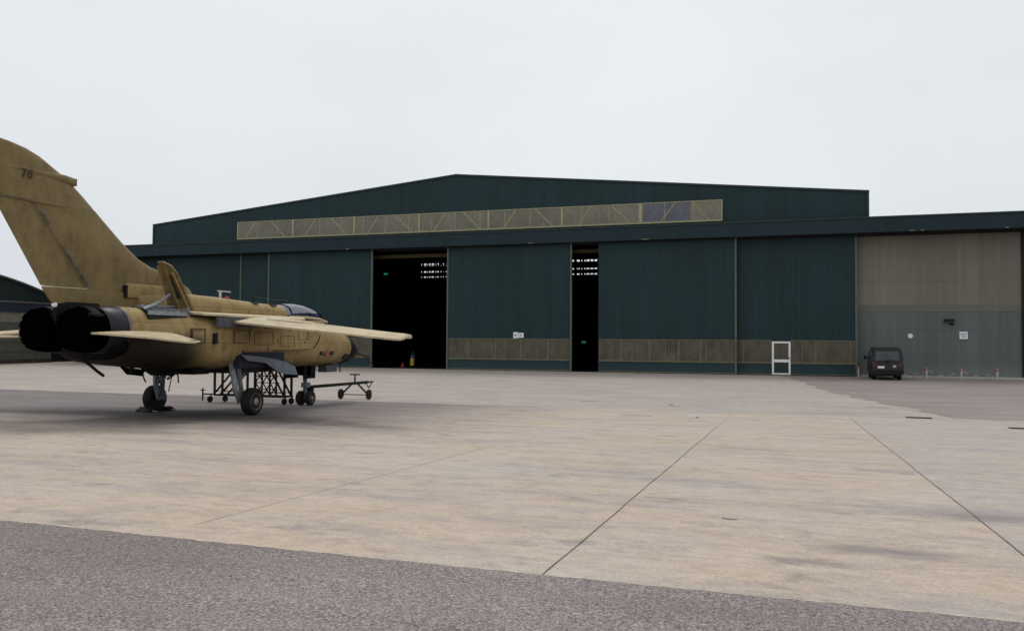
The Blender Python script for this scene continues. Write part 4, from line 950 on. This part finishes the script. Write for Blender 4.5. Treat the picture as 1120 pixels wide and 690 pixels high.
# ------------------------------------------------------------------ world, sun, camera
w = bpy.data.worlds.new('World'); scene.world = w; w.use_nodes = True
n = w.node_tree; bg = n.nodes['Background']; out = n.nodes['World Output']
SUN_EL, SUN_ROT = radians(58), radians(-28)   # high sun behind thin overcast, ahead-left of the camera
sky = n.nodes.new('ShaderNodeTexSky'); sky.sky_type = 'NISHITA'; sky.sun_disc = False
sky.sun_elevation = SUN_EL; sky.sun_rotation = SUN_ROT; sky.dust_density = 4
tc = n.nodes.new('ShaderNodeTexCoord'); s = n.nodes.new('ShaderNodeSeparateXYZ'); n.links.new(tc.outputs['Generated'], s.inputs[0])
r = n.nodes.new('ShaderNodeValToRGB'); e = r.color_ramp.elements
e[0].position = 0; e[0].color = (.71, .74, .80, 1); e[1].position = .45; e[1].color = (.83, .86, .865, 1)
el = e.new(.16); el.color = (.75, .79, .83, 1)
n.links.new(s.outputs[2], r.inputs[0])
mp = n.nodes.new('ShaderNodeMapping'); mp.inputs['Scale'].default_value = (1, 1, 2.6); n.links.new(tc.outputs['Generated'], mp.inputs[0])
no = n.nodes.new('ShaderNodeTexNoise'); no.inputs['Scale'].default_value = 1.7; no.inputs['Detail'].default_value = 5; n.links.new(mp.outputs[0], no.inputs[0])
r2 = n.nodes.new('ShaderNodeValToRGB'); r2.color_ramp.elements[0].position = .3; r2.color_ramp.elements[0].color = (.93, .93, .94, 1); r2.color_ramp.elements[1].position = .7; r2.color_ramp.elements[1].color = (1.07, 1.06, 1.05, 1)
n.links.new(no.outputs['Fac'], r2.inputs[0])
mm = n.nodes.new('ShaderNodeMix'); mm.data_type = 'RGBA'; mm.blend_type = 'MULTIPLY'; mm.inputs[0].default_value = 1
n.links.new(r.outputs[0], mm.inputs[6]); n.links.new(r2.outputs[0], mm.inputs[7])
n.links.new(mm.outputs[2], bg.inputs['Color']); bg.inputs['Strength'].default_value = 1.03
bg2 = n.nodes.new('ShaderNodeBackground'); n.links.new(sky.outputs[0], bg2.inputs['Color']); bg2.inputs['Strength'].default_value = .07
mix = n.nodes.new('ShaderNodeMixShader'); mix.inputs[0].default_value = .08
n.links.new(bg.outputs[0], mix.inputs[1]); n.links.new(bg2.outputs[0], mix.inputs[2]); n.links.new(mix.outputs[0], out.inputs[0])
L = bpy.data.lights.new('sun', 'SUN'); L.energy = 1.1; L.angle = radians(18); L.color = (1, .96, .9)
lo = bpy.data.objects.new('sun', L); col.objects.link(lo)
sd = Vector((sin(SUN_ROT) * cos(SUN_EL), cos(SUN_ROT) * cos(SUN_EL), sin(SUN_EL)))
lo.rotation_euler = sd.to_track_quat('Z', 'Y').to_euler(); lo.location = sd * 60

cam = bpy.data.cameras.new('camera'); co = bpy.data.objects.new('camera', cam); col.objects.link(co); scene.camera = co
cam.sensor_width = 36; cam.lens = 36 * 899 / 1120; cam.clip_end = 6000; cam.clip_start = .05
A, P, R = radians(18.45), radians(1.78), .0065
Rt = Vector((cos(A), sin(A), 0)); Fw = Vector((-sin(A), cos(A), 0)); Z = Vector((0, 0, 1))
fwd = Fw * cos(P) + Z * sin(P); up = -Fw * sin(P) + Z * cos(P)
cr = Rt * cos(R) + up * sin(R); cu = -Rt * sin(R) + up * cos(R)
m4 = Matrix((cr, cu, -fwd)).transposed().to_4x4(); m4.translation = (0, 0, 2.05); co.matrix_world = m4
scene.view_settings.view_transform = 'Standard'; scene.view_settings.look = 'None'
scene.view_settings.exposure = 0; scene.view_settings.gamma = 1
scene.render.resolution_x = 1024; scene.render.resolution_y = 630
